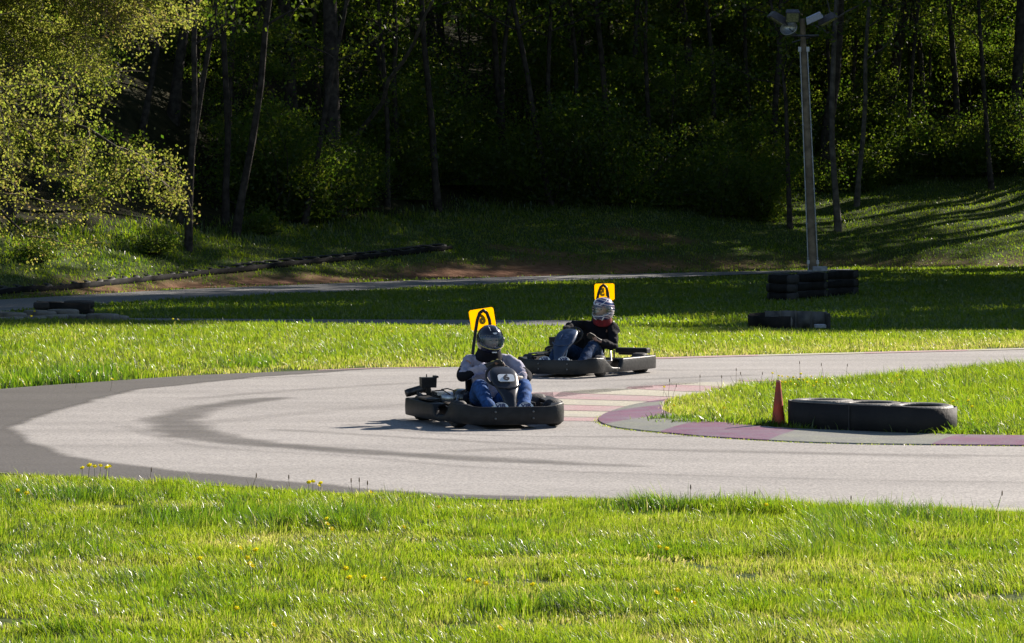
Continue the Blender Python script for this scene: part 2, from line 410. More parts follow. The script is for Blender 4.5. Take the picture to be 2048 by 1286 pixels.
def cr(P, n=8, closed=False):
    """Catmull-Rom through 2D points"""
    P = np.asarray(P, float); m = len(P); out = []
    for i in range(m if closed else m-1):
        p1, p2 = P[i], P[(i+1) % m]
        p0 = P[i-1] if (i > 0 or closed) else 2*p1-p2
        p3 = P[(i+2) % m] if (i+2 < m or closed) else 2*p2-p1
        for t in np.linspace(0, 1, n, endpoint=False):
            out.append(.5*((2*p1)+(-p0+p2)*t+(2*p0-5*p1+4*p2-p3)*t*t+(-p0+3*p1-3*p2+p3)*t**3))
    if not closed: out.append(P[-1])
    return np.array(out)

def sheet(name, poly, z, m, kind='structure', label=None, cat=None, rough_edge=0.0, seed=1):
    poly = np.asarray(poly, float)
    if rough_edge:
        r = np.random.default_rng(seed); poly = poly + r.normal(0, rough_edge, poly.shape)
    me = bpy.data.meshes.new(name); me.from_pydata([(p[0], p[1], z) for p in poly], [], [tuple(range(len(poly)))])
    me.update()
    if me.polygons[0].normal.z < 0: me.flip_normals()
    o = link(name, me, m); tag(o, label, cat, kind=kind); return o

far_edge = cr(gpl([(-420,830),(-150,797),(0,780),(200,765),(400,752),(640,742),(780,737),(1030,733),(1320,717),(1700,707),(2048,698),(2500,686)]), 6)
near_edge = cr(gpl([(2500,1042),(2048,1028),(1700,1021),(1300,1009),(850,997),(500,978),(250,962),(0,948),(-200,925),(-420,890)]), 6)
track_poly = np.concatenate([far_edge, near_edge])
sheet('track', track_poly, .010, M['asphalt'], label='pale grey asphalt kart track sweeping round a hairpin', cat='track')

# darker tarmac and rubber laid over it: one thin film whose strength fades out at its edges
dark_out = np.concatenate([far_edge[:37], cr(gpl([(700,743),(500,757),(330,775),(250,785),(180,805),(110,825),(55,842),(28,858),(50,880),(85,900),(150,918),(250,932),(400,950),(600,969),(850,988),(1200,1001)]), 5),
                           near_edge[17:]])
mark = cr(gpl([(590,797),(520,798),(420,808),(350,820),(330,832),(295,838),(305,852),(310,868),(370,880),(470,891),(620,902),(800,916),(1060,930),(1300,936),
               (1060,922),(820,908),(640,895),(520,883),(450,868),(415,852),(408,838),(430,824),(480,812),(550,803)]), 5, True)
def seg_dist(P, C, closed=False):
    D = np.full(len(P), 1e9); n = len(C)
    for i in range(n if closed else n-1):
        a, b = C[i], C[(i+1) % n]; ab = b-a; t = np.clip(((P-a)@ab)/max(ab@ab, 1e-9), 0, 1)
        D = np.minimum(D, np.hypot(*(P-a-t[:,None]*ab).T))
    return D
def pip(P, poly):
    x, y = P.T; r = np.zeros(len(P), bool)
    for (xi, yi), (xj, yj) in zip(poly, np.roll(poly, 1, 0)):
        if yi != yj: r ^= ((yi > y) != (yj > y)) & (x < (xj-xi)*(y-yi)/(yj-yi)+xi)
    return r
def film():
    xs = np.arange(-9, 8.5, .05); ys = np.arange(24.5, 43.5, .07); X, Y = np.meshgrid(xs, ys); P = np.stack([X.ravel(), Y.ravel()], 1)
    nz = (fbm(P[:,0]*2.2, P[:,1]*2.2, 301, 4)-.5); n2 = fbm(P[:,0]*.8, P[:,1]*2.5, 305, 4)
    sd = seg_dist(P, dark_out, True)*np.where(pip(P, dark_out), 1, -1)
    A = .93*sstep(-.10, .10, sd + nz*.22)
    sd = seg_dist(P, mark, True)*np.where(pip(P, mark), 1, -1)
    A = np.maximum(A, (.30+.42*n2)*sstep(-.12, .16, sd + nz*.30)*(1-.6*sstep(0, 3, P[:,0])))
    for pts, wd, st in (([(700,852),(900,870),(1200,876),(1700,872)], .22, .20), ([(560,862),(760,874),(1000,888),(1400,905),(2048,915)], .28, .20), ([(250,855),(400,895),(700,915),(1000,940),(1600,960),(2048,968)], .20, .14),
                        ([(80,800),(95,790),(160,778),(400,764),(700,750)], .10, .3), ([(1330,742),(1500,741),(1800,733),(2048,728)], .3, .22), ([(380,800),(600,782),(900,765),(1150,765),(1500,752)], .35, .16),
                        ([(430,846),(700,820),(1000,800),(1400,762)], .5, .10), ([(900,905),(1100,900),(1500,905),(1900,918)], .35, .16)):
        d = seg_dist(P, cr(gpl(pts), 6)); t = st*(.4+1.1*n2)*(1-sstep(wd*.1, wd*.6, d + nz*.12)); A = A + (1-A)*t
    A = A*sstep(-.02, .06, seg_dist(P, track_poly, True)*np.where(pip(P, track_poly), 1, -1)); A = np.clip(A, 0, 1)
    nx, ny = len(xs), len(ys); i = (np.arange(ny-1)[:,None]*nx + np.arange(nx-1)[None]).ravel(); Q = np.stack([i, i+1, i+1+nx, i+nx], 1)
    Q = Q[A[Q].max(1) > .012]
    used = np.unique(Q); rm = np.zeros(len(P), int); rm[used] = np.arange(len(used))
    me = fast_mesh('tarmac_stains', np.concatenate([P[used], np.full((len(used), 1), .013)], 1), rm[Q], attrs={'amount': A[used]})
    m = M['asphalt_dark'].copy(); nt = m.node_tree; at = nt.nodes.new('ShaderNodeAttribute'); at.attribute_name = 'amount'
    nt.links.new(at.outputs['Fac'], nt.nodes['Principled BSDF'].inputs['Alpha'])
    tag(link('tarmac_stains', me, m), 'dark tarmac and rubber marks laid round the hairpin', 'track marks', kind='structure')
film()

# painted run-off stripes beyond the kerb nose
stripes = [('p',[(1257,775),(1333,771),(1450,775),(1430,784),(1370,785),(1251,779)]), ('c',[(1340,768),(1500,765),(1500,772),(1450,775),(1333,770.5)]),
           ('p',[(1470,763),(1600,760),(1600,766),(1500,764.5)]),
           ('c',[(1123,785),(1213,779),(1251,779.5),(1370,785.5),(1410,788),(1360,796),(1165,789)]), ('p',[(1040,788),(1123,785.5),(1165,789.5),(1352,796.5),(1306,805),(1100,799)]),
           ('c',[(1030,797),(1100,799.5),(1300,805.5),(1257,815),(1040,809)]), ('p',[(1030,809.5),(1257,815.5),(1224,825),(1040,821)]),
           ('c',[(1030,821.5),(1221,826),(1200,837),(1040,834)]), ('p',[(1040,834.5),(1198,837.5),(1196,845),(1060,843)])]
for c, pts in stripes:
    P = gpl(pts)
    sheet('painted_stripe', P, .013, M['paint_pink'] if c == 'p' else M['paint_cream'], label='faded %s stripe painted on the run-off beyond the kerb nose' % ('pink' if c == 'p' else 'cream'), cat='road marking')['group'] = 'run-off stripes'
# edge stripes beside near and far grass
def edge_band(edge, x0, x1, wid, side, z=.015):
    """short painted pieces along an edge between world x0..x1"""
    k = 0; e = edge[(edge[:,0] > x0) & (edge[:,0] < x1)]
    e = e[np.argsort(e[:,0])]
    L = np.arange(x0, x1, 1.5)
    for i in range(len(L)-1):
        xs = np.linspace(L[i], L[i+1], 6); ys = np.interp(xs, e[:,0], e[:,1])
        P = np.concatenate([np.stack([xs, ys], 1), np.stack([xs, ys+side*wid], 1)[::-1]])
        o = sheet('painted_kerb', P, z, M['paint_pink'] if i % 2 == 0 else M['paint_cream'], label='worn %s painted strip along the grass edge of the track' % ('pink' if i % 2 == 0 else 'cream'), cat='road marking')
        o['group'] = 'painted strips along the track edges'
edge_band(near_edge, .75, 6.5, .30, 1, z=.016)
edge_band(far_edge, 1.8, 9.5, .38, -1, z=.016)
edge_band(far_edge, -2.4, -.2, .16, -1, z=.016)

# kerb: (outer px, inner px) pairs, colour runs
kb = [((1336,805),(1338,805.5)),((1292,808.5),(1333,807)),((1262,813.5),(1329,810)),   # red
      ((1235,821),(1328,813)),((1215,828),(1327,817)),                          # grey
      ((1202,834),(1327,820)),((1194,843),(1329,827)),((1207,852),(1345,835)),   # red
      ((1235,859),(1357,840)),((1275,864),(1376,845)),((1317,868),(1400,848)),   # grey
      ((1390,875),(1460,854)),((1460,880),(1530,861)),((1536,884.5),(1600,866)),   # red
      ((1620,888.5),(1680,869)),((1740,891.5),(1800,874)),((1862,893),(1915,877.5)),   # grey
      ((1960,894),(2010,879)),((2060,895),(2110,880)),((2160,896),(2200,881)),((2300,897),(2340,882)),((2500,898),(2520,884))]
runs = [(0,2,'r'),(2,4,'g'),(4,7,'r'),(7,10,'g'),(10,13,'r'),(13,16,'g'),(16,19,'r'),(19,21,'g')]
ko = gpl([a for a, b in kb]); ki = gpl([b for a, b in kb])
for a, b, c in runs:
    O = cr(ko, 5)[a*5:b*5+1]; I = cr(ki, 5)[a*5:b*5+1]
    V = []; n = len(O); prof = [(0,.005),(.02,.022),(.35,.036),(.7,.040),(.97,.044),(1.0,.005)]
    for t, z in prof:
        V += [(*(O[i]*(1-t)+I[i]*t), z) for i in range(n)]
    Fs = [(j*n+i, j*n+i+1, (j+1)*n+i+1, (j+1)*n+i) for j in range(len(prof)-1) for i in range(n-1)]
    me = bpy.data.meshes.new('kerb'); me.from_pydata(V, [], Fs); me.update()
    o = link('kerb', me, M['kerb_red'] if c == 'r' else M['kerb_grey']); bm = bmesh.new(); bm.from_mesh(me); bmesh.ops.recalc_face_normals(bm, faces=bm.faces); bm.to_mesh(me); bm.free()
    tag(o, 'worn %s segment of the kerb curving round the grass island' % ('purple red' if c == 'r' else 'pale grey green'), 'kerb', 'kerb segments round the grass island', 'structure')

island_edge = np.concatenate([cr(ki, 5), cr(gpl([(2520,722),(2300,728),(2048,738),(1900,748),(1800,754),(1650,765),(1497,777),(1415,790),(1350,802)]), 4)])

# far roads (follow the terrain)
def road_strip(name, up, lo, m, label):
    n = 120; U = cr(up, 10); L = cr(lo, 10)
    U = np.stack([np.interp(np.linspace(0,1,n), np.linspace(0,1,len(U)), U[:,k]) for k in (0,1)], 1)
    L = np.stack([np.interp(np.linspace(0,1,n), np.linspace(0,1,len(L)), L[:,k]) for k in (0,1)], 1)
    V = []; 
    for j in range(5):
        P = U*(1-j/4)+L*j/4; V += [(x, y, float(terr(x, y))+.014) for x, y in P]
    Fs = [(j*n+i, j*n+i+1, (j+1)*n+i+1, (j+1)*n+i) for j in range(4) for i in range(n-1)]
    me = bpy.data.meshes.new(name); me.from_pydata(V, [], Fs); me.update()
    if me.polygons[0].normal.z < 0: me.flip_normals()
    tag(link(name, me, m), label, 'road', kind='structure')
far_up = gpl([(-260,615),(0,600.5),(180,590),(350,580.5),(600,570.5),(1000,555.5),(1400,545.5),(1700,539)])
far_lo = gpl([(-260,655),(0,626),(180,611),(350,600),(600,588),(1000,569),(1400,553),(1700,541.5)])
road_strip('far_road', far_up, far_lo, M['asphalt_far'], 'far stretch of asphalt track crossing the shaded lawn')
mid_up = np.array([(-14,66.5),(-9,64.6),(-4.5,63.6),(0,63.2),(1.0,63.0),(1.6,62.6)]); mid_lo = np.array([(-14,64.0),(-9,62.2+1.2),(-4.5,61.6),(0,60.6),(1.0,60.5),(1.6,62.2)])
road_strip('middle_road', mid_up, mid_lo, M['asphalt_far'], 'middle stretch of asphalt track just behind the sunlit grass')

# ------------------------------------------------------------------ grass
def in_poly(P, poly):
    x, y = P[:,0], P[:,1]; r = np.zeros(len(P), bool); n = len(poly); j = n-1
    for i in range(n):
        xi, yi = poly[i]; xj, yj = poly[j]
        if yi != yj:
            c = ((yi > y) != (yj > y)) & (x < (xj-xi)*(y-yi)/(yj-yi)+xi); r ^= c
        j = i
    return r

def blades(name, P, hgt, wid, tint, label, lean=.35, z=None):
    n = len(P); x, y = P[:,0], P[:,1]
    z = terr(x, y) if z is None else z
    a = rng.uniform(0, 2*math.pi, n); wx, wy = np.cos(a)*wid/2, np.sin(a)*wid/2
    b = fbm(x*2.3, y*1.6, 401, 2)*4*math.pi + rng.normal(0, .9, n); l = rng.gamma(2.0, lean/2, n)*hgt
    l = np.minimum(l, 1.1*hgt)
    lx, ly = np.cos(b)*l - .12*hgt, np.sin(b)*l          # the wind leans the sward a little
    V = np.empty((n, 5, 3))
    V[:,0] = np.stack([x-wx, y-wy, z-.01], 1); V[:,1] = np.stack([x+wx, y+wy, z-.01], 1)
    mx, my, mz = x+lx*.35, y+ly*.35, z+hgt*.6
    V[:,2] = np.stack([mx+wx*.8, my+wy*.8, mz], 1); V[:,3] = np.stack([mx-wx*.8, my-wy*.8, mz], 1)
    V[:,4] = np.stack([x+lx, y+ly, z+hgt*np.sqrt(np.clip(1-(l/hgt*.55)**2, .15, 1))], 1)
    b0 = np.arange(n)[:,None]*5
    me = fast_mesh(name, V.reshape(-1,3), b0+np.array([[0,1,2,3]]), b0+np.array([[3,2,4]]), {'tint': np.repeat(tint, 5)})
    o = link(name, me, M['grass']); tag(o, label, 'grass', kind='stuff'); return o

def scatter(n, x0, x1, y0, y1): return np.stack([rng.uniform(x0, x1, n), rng.uniform(y0, y1, n)], 1)
def dist_edge(P, edge):
    """vertical distance (in y) to an edge polyline given as function of x"""
    e = edge[np.argsort(edge[:,0])]; return P[:,1]-np.interp(P[:,0], e[:,0], e[:,1])

def near_grass():
    n = 950000
    y = 16.0 + 11.5*rng.uniform(0, 1, n)**1.1; x = rng.uniform(-1, 1, n)*(y*.160+.35)
    P = np.stack([x, y], 1)
    d = dist_edge(P, near_edge) + (fbm(P[:,0]*3, P[:,1]*3, 21)-.5)*.35
    # clumpy density
    c = fbm(x*2.2, y*2.2, 31, 3)
    dry = sstep(.56, .72, fbm(x*.8+3, y*1.6, 41, 3))
    wv = y - 20.7 - .9*(fbm(x*.5, x*0, 91, 2)-.5)
    dry = np.maximum(dry, np.exp(-(wv/.42)**2)*sstep(.35, .6, fbm(x*.9, y*2, 95, 2))); rut = np.exp(-((wv+.75)/.28)**2)*sstep(.45, .6, fbm(x*1.1, y*.3, 96, 2))
    keep = (d < -.02) & (rng.uniform(0, 1, n) < .35+.9*sstep(.3, .6, c) - .35*dry)
    P = P[keep]; x, y = P.T; c = c[keep]; dry = dry[keep]; m = len(P); d = d[keep]; rut = rut[keep]
    tuft = np.maximum(sstep(.62, .8, fbm(x*.9, y*.9, 51, 2)), rut)
    h = (.030+.040*c+.050*tuft)*(1-.45*dry)*rng.gamma(9, 1/9, m)*(1-.30*sstep(-.5, 0, d))
    tint = np.clip(.33 + .17*rng.normal(0, 1, m) + .50*(fbm(x*1.1, y*1.1, 61)-.5) + .40*dry*rng.uniform(.3, 1, m) - .22*tuft, 0, 1)
    st = rng.uniform(0, 1, m) < .03; tint[st] = rng.uniform(.7, 1, st.sum())
    blades('near_grass', P, h, rng.uniform(.0035, .0065, m), tint, 'bright spring grass on the near side of the track', .45)
near_grass()

def mid_grass():
    n = 850000
    y = 35 + 28*rng.uniform(0, 1, n); x = rng.uniform(-1, 1, n)*(y*.152+1.0)
    P = np.stack([x, y], 1); d = dist_edge(P, far_edge) + (fbm(x*2, y*2, 22)-.5)*.4
    cd = ycrest(x)+.6-y
    c = fbm(x*1.6, y*1.6, 32, 3); edge = 1-sstep(.3, 4.2, d)
    keep = (d > .02) & (cd > 0) & (rng.uniform(0, 1, n) < .4+.9*sstep(.3, .6, c) - .35*edge)
    P = P[keep]; x, y = P.T; c = c[keep]; m = len(P); edge = edge[keep]
    tuft = sstep(.6, .8, fbm(x*.8, y*.8, 52, 2))*.8
    green_edge = sstep(.55, .7, fbm(x*.7, y*.4, 72, 2))*edge*(x < -3)
    h = (.045+.035*c+.04*tuft+.10*green_edge)*(1-.35*edge)*rng.gamma(8, 1/8, m)*(1-.45*sstep(-3, 0, y-ycrest(x)))
    tint = np.clip(.32 + .18*rng.normal(0, 1, m) + .3*(fbm(x*.6, y*.35, 62)-.45) + .48*edge*rng.uniform(.2, 1, m) - .60*green_edge, 0, 1)
    st = rng.uniform(0, 1, m) < .03; tint[st] = rng.uniform(.7, 1, st.sum())
    blades('middle_grass', P, h, rng.uniform(.007, .012, m), tint, 'sunlit long grass between the near track and the shaded lawn', .5)
mid_grass()

def island_grass():
    n = 460000
    P = scatter(n, 1.2, 8.0, 31, 45); ip = in_poly(P + rng.normal(0, .03, P.shape), island_edge)
    P = P[ip]; x, y = P.T
    bl = np.array([(2.925,32.98),(3.335,32.55),(3.765,32.17)]); tt_ = np.full(len(P), 9.0)
    for a_, b_ in ((0,1),(1,2)):
        ab = bl[b_]-bl[a_]; t_ = np.clip(((P-bl[a_])@ab)/(ab@ab), 0, 1); tt_ = np.minimum(tt_, np.hypot(*(P-bl[a_]-t_[:,None]*ab).T))
    P = P[(tt_ > .34) & ~((tt_ < .52) & (P[:,1] < 32.9) & (rng.uniform(0, 1, len(P)) < .8))]; x, y = P.T
    c = fbm(x*2, y*2, 33, 3); dry = 1-sstep(1.7, 3.0, x+.9*(fbm(x*1.4, y*1.4, 43)-.5)); keep = rng.uniform(0, 1, len(P)) < .45+.8*sstep(.3, .6, c)-.15*dry
    front = 1-sstep(.0, .8, y-np.interp(x, cr(ki,5)[:,0][30:], cr(ki,5)[:,1][30:]))
    P = P[keep]; x, y = P.T; c = c[keep]; dry = dry[keep]; front = front[keep]; m = len(P)
    h = (.045+.042*c)*(1-.35*np.maximum(dry, front))*rng.gamma(7, 1/7, m)*(1+.35*sstep(3.5, 7, x))
    tint = np.clip(.30 + .18*rng.normal(0, 1, m) + .4*dry*rng.uniform(.2, 1, m) + .12*front, 0, 1)
    blades('island_grass', P, h, rng.uniform(.006, .010, m), tint, 'grass on the kerbed island, straw coloured at its tip', .5)
island_grass()

def far_grass():
    n = 420000
    y = 57 + 62*rng.uniform(0, 1, n); x = rng.uniform(-1, 1, n)*(y*.150+1.0)
    P = np.stack([x, y], 1)
    q = y - yedge(x); cd = y-ycrest(x)-.3
    lo = np.interp(x, far_lo[:,0], far_lo[:,1]); up = np.interp(x, far_up[:,0], far_up[:,1])
    onroad = (y > lo-.05-1.6*sstep(3, 6, x)) & (y < up+.05) & (x < 9.8)
    ml = np.interp(x, mid_lo[:,0], mid_lo[:,1]); mu = np.interp(x, mid_up[:,0], mid_up[:,1]); onmid = (y > ml) & (y < mu) & (x < 1.6)
    keep = (cd > 0) & ~onroad & ~onmid & (q < woodq(x)+5) & (rng.uniform(0, 1, n) > 1.1*dirt_mask(x, y)) & (rng.uniform(0,1,n) < .3+.9*fbm(x*.9, y*.9, 34)) & (rng.uniform(0, 1, n) > sstep(0, 5, q-woodq(x)))
    P = P[keep]; x, y = P.T; m = len(P); q = q[keep]
    h = (.035+.04*fbm(x, y, 35)+  .13*sstep(-4, 2, q-woodq(x[:]))*fbm(x*.7, y*.7, 36))*rng.gamma(8, 1/8, m)
    tint = np.clip(.25 + .16*rng.normal(0, 1, m) + .35*(fbm(x*.3, y*.3, 63)-.5), 0, 1)
    blades('far_grass', P, h, rng.uniform(.018, .034, m), tint, 'shaded mown grass and bank turf in front of the wood', .5)
far_grass()

# weeds fringing the kerb and the near tyres
def fringe():
    P = []
    for _ in range(2600):
        i = random.randrange(26, 100); e = cr(ko, 5); i = min(i, len(e)-1); p = e[i] + (e[i-1]-e[i])*random.random(); P.append(p + np.random.default_rng(_).normal(0, .025, 2)*[1, .7])
    P = np.array(P); P = P[rng.uniform(0,1,len(P)) < .3+.7*fbm(P[:,0]*2, P[:,1]*2, 90)]
    m = len(P); blades('kerb_weeds', P, rng.uniform(.008, .028, m), np.full(m, .010), rng.uniform(.2, .9, m), 'low weeds growing along the foot of the kerb', .8)
    # dense green plants round the tyres and cone
    Q = []
    for cx, cy_, r, k in ((4.08,31.95,.20,1700),(4.35,32.2,.3,1600),(2.38,33.0,.14,900),(2.68,32.60,.08,160),(1.95,33.5,.2,900),(1.72,33.9,.18,700)):
        Q.append(rng.normal(0, 1, (k, 2))*[r, r*.5]+[cx, cy_])
    Q = np.concatenate(Q); m = len(Q)
    blades('weed_tufts', Q, rng.gamma(6, .065/6, m), rng.uniform(.010, .018, m), np.clip(rng.normal(.15, .12, m), 0, 1), 'dense green weed tufts at the foot of the cone and tyres', .7, z=np.full(m, .0))
fringe()
def broad_weeds():
    Q = []; T = []
    for k in range(130):
        y = rng.uniform(17.5, 26); x = rng.uniform(-1, 1)*y*.15; m = int(rng.integers(25, 90)); r = rng.uniform(.04, .13)
        if y > np.interp(x, near_edge[::-1,0], near_edge[::-1,1])-.15: continue
        Q.append(rng.normal(0, r, (m, 2))+[x, y]); T.append(np.full(m, rng.choice([.02, .05, .12, .85])))
    Q = np.concatenate(Q); T = np.concatenate(T); m = len(Q)
    blades('broad_leaf_weeds', Q, rng.uniform(.02, .055, m), rng.uniform(.010, .020, m), np.clip(T+rng.normal(0, .05, m), 0, 1), 'low broad leaved weeds scattered through the near grass', 1.2)
broad_weeds()

# ------------------------------------------------------------------ trees
def leaf_mesh(name, C, size, tint, aspect=.62, hang=0.0):
    n = len(C); u = rng.normal(0, 1, (n, 3)); u[:,2] -= hang; u /= np.linalg.norm(u, axis=1)[:,None]
    v = rng.normal(0, 1, (n, 3)); v -= (v*u).sum(1)[:,None]*u; v /= np.linalg.norm(v, axis=1)[:,None]
    s = size[:,None]/2
    V = np.stack([C-u*s, C+v*s*aspect - u*s*.1, C+u*s, C-v*s*aspect - u*s*.1], 1).reshape(-1, 3)
    Q = np.arange(n)[:,None]*4+np.arange(4)[None]
    return fast_mesh(name, V, Q, attrs={'tint': np.repeat(np.clip(tint, 0, 1), 4)})

def wander(p, d, length, steps, jit, grav, r):
    pts = [Vector(p)]; d = Vector(d).normalized()
    for i in range(steps):
        d = (d + Vector((r.gauss(0, jit), r.gauss(0, jit), r.gauss(0, jit)-grav))).normalized()
        pts.append(pts[-1] + d*length/steps)
    return pts

def make_tree(seed, Ht, base, rad, r0, nl=16, leaves=9000, ls=.2, lean=0.0, spread=.55, cluster=.55, low=False):
    """returns (trunk mesh, crown mesh)"""
    r = random.Random(seed); g = MB()
    th = r.uniform(0, 6.28)
    tr = wander((0,0,-.3), (math.cos(th)*lean, math.sin(th)*lean, 1), Ht*.97, 12, .05, -.03, r)
    g.tube(tr, [r0*(1-.85*i/12)+(.35*r0 if i == 0 else 0) for i in range(13)], 8)
    tips = []
    for k in range(nl):
        t = r.uniform(base/Ht, .97); i = min(int(t*12), 11); p = tr[i].lerp(tr[i+1], t*12-i)
        a = r.uniform(0, 6.28); up = r.uniform(.2, .9)
        f = 1-.55*max(0, (t-.55)/.45)
        L = rad*f*r.uniform(.6, 1.1)
        br = wander(p, (math.cos(a), math.sin(a), up), L, 6, .16, -.02, r)
        rb = r0*.42*(1-.6*t); g.tube(br, [rb*(1-.85*j/6) for j in range(7)], 5)
        for j in range(2, 7):
            for _ in range(2 if not low else 1):
                a2 = r.uniform(0, 6.28)
                sb = wander(br[j], (math.cos(a2), math.sin(a2), r.uniform(-.1, .6)), L*r.uniform(.25, .45), 3, .25, 0, r)
                g.tube(sb, [rb*.28, rb*.2, rb*.13, rb*.06], 3, cap=False); tips += [sb[1], sb[2], sb[3]]
            tips.append(br[j])
    T = np.array([list(t) for t in tips]); rr = np.random.default_rng(seed)
    wgt = rr.gamma(.8, 1, len(T)); wgt /= wgt.sum()
    idx = rr.choice(len(T), leaves, p=wgt)
    C = T[idx] + rr.normal(0, cluster*.55, (leaves, 3))*[1, 1, .6]
    me = leaf_mesh('crown', C, rr.uniform(.7, 1.3, leaves)*ls, np.clip(rr.normal(.4, .2, leaves) + (rr.random(len(T))[idx]-.5)*.4, 0, 1))
    tm = bpy.data.meshes.new('trunk'); tm.from_pydata(g.v, [], g.f); smooth(tm)
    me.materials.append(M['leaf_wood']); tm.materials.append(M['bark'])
    return tm, me

TALL = [make_tree(100+i, Ht, base, rad, r0, 20, 2500, .22, lean) for i, (Ht, base, rad, r0, lean) in enumerate(
    [(22, 7, 4.0, .22, .03), (24, 8.5, 4.5, .26, .05), (20, 6.5, 3.6, .17, .02), (23, 9, 3.8, .19, .08), (19, 6, 3.8, .15, .12)])]
TALLD = [make_tree(115+i, Ht, 7, 4.2, .2, 20, 3600, .22, .04) for i, Ht in enumerate((22, 24, 21))]
SHADE = [make_tree(130+i, Ht, 1.8, 4.4, .25, 34, 16000, .26, .02, cluster=.8) for i, Ht in enumerate((19, 21, 20))]
THIN = [make_tree(140+i, Ht, 4.5, 2.4, .085, 12, 1100, .13, lean, cluster=.4) for i, (Ht, lean) in enumerate([(15, .10), (13, .22), (16, .16), (14, .05)])]
SAP = [make_tree(160+i, Ht, .8, rad, .045, 15, 5200, .092, .12, cluster=.30) for i, (Ht, rad) in enumerate([(5.5, 2.0), (4.2, 1.7), (6.5, 2.3), (5, 2.4), (7.5, 2.2)])]

def bush_mesh(seed, R, Hh, n, ls):
    rr = np.random.default_rng(seed); r = random.Random(seed); g = MB(); tips = []
    for k in range(26):
        a = r.uniform(0, 6.28); st = wander((r.gauss(0, R*.15), r.gauss(0, R*.15), -.1), (math.cos(a)*r.uniform(.1, 1), math.sin(a)*r.uniform(.1, 1), 1), Hh*r.uniform(.6, 1.15), 5, .22, .04, r)
        g.tube(st, [.02, .016, .012, .009, .006, .003], 4, cap=False); tips += st[1:]
    T = np.array([list(t) for t in tips]); T[:,:2] *= R/ max(.3, np.abs(T[:,:2]).max())
    w_ = rr.gamma(.9, 1, len(T)); w_ /= w_.sum(); idx = rr.choice(len(T), n, p=w_)
    C = T[idx] + rr.normal(0, R*.16, (n, 3))*[1, 1, .7]; C[:,2] = np.maximum(C[:,2], .03)
    me = leaf_mesh('foliage', C, rr.uniform(.6, 1.3, n)*ls, np.clip(rr.normal(.35, .2, n) + (rr.random(len(T))[idx]-.5)*.5, 0, 1))
    tm = bpy.data.meshes.new('stems'); tm.from_pydata(g.v, [], g.f); smooth(tm)
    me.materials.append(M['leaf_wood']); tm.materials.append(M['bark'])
    return tm, me
BUSH = [bush_mesh(200+i, R, Hh, n, ls) for i, (R, Hh, n, ls) in enumerate([(1.2, 1.2, 4500, .075), (1.6, 2.0, 7500, .085), (2.2, 2.8, 11000, .09), (.8, .7, 2600, .07), (1.9, 1.5, 7500, .08)])]

def plant(kind, variant, x, y, rz, s, label, cat, group=None, parts=('trunk', 'crown'), tilt=0.0, z=None):
    e = empty(kind, (x, y, float(terr(x, y)) if z is None else z), rz); e.scale = (s, s, s)
    if tilt: e.rotation_euler = (0, tilt, rz)
    tag(e, label, cat, group)
    if kind == 'bush': parts = ('stems', 'foliage')
    for nm, me in zip(parts, variant):
        o = bpy.data.objects.new(nm, me); COL.objects.link(o); o.parent = e
    return e

# trunks one can tell apart, standing where their feet show in the photograph
named = [
 (665,432,TALL[1],1.0,0,'thick dark straight trunk on the grassy bank above the long black barrier'),
 (375,500,THIN[3],1.2,-.03,'dark trunk at the foot of the bank just right of the drooping sunlit tree'),
 (775,412,THIN[0],1.0,.0,'slim straight tree at the bank edge, left of a close trio'),
 (800,385,THIN[3],1.1,.03,'thin dark tree in the middle of the close trio on the bank edge'),
 (812,372,THIN[2],1.2,-.02,'slightly thicker tree at the right of the close trio'),
 (1012,355,THIN[2],1.25,.06,'slender tree curving upward beside the dark bush mound'),
 (1125,215,TALL[4],.9,-.06,'forked dark tree leaning left behind the bushy slope'),
 (1190,150,TALL[0],.8,.0,'straight dark tree high on the wooded slope right of the forked one'),
 (1579,458,THIN[1],1.0,-.09,'short dark trunk leaning left on the bank just left of the light pole'),
 (1677,462,THIN[0],1.25,-.05,'pale slender crooked tree standing alone on the bank right of the light pole'),
 (1712,412,THIN[3],1.1,.01,'dark thin tree behind and right of the crooked pale tree'),
 (1748,290,TALL[2],.9,.0,'dark trunk deeper in the wood above the right bank'),
 (1772,283,TALL[0],.95,.02,'broad dark trunk rising from the undergrowth at upper right'),
 (1985,380,THIN[2],1.1,.0,'reddish dark trunk at the wood edge near the right side of the picture'),
 (1815,350,THIN[0],1.0,.02,'slim dark tree between the broad trunk and the right wood edge'),
 (470,470,THIN[3],1.3,.09,'dark leaning tree rising to the right behind the drooping tree'),
]
for i, (px, py, v, s, tilt, lab) in enumerate(named):
    p = gp(px, py); e = plant('forest_tree', v, p.x, p.y, i*1.3, s, lab, 'tree', tilt=0)
    e.rotation_euler = (0, 0, i*1.3)
    e.rotation_mode = 'QUATERNION'; e.rotation_quaternion = Quaternion((0,1,0), tilt) @ Quaternion((0,0,1), i*1.3)
    if 'pale' in lab:
        for c in e.children:
            if c.name.startswith('trunk'):
                c.data = c.data.copy(); c.data.materials.clear(); c.data.materials.append(M['bark_pale'])

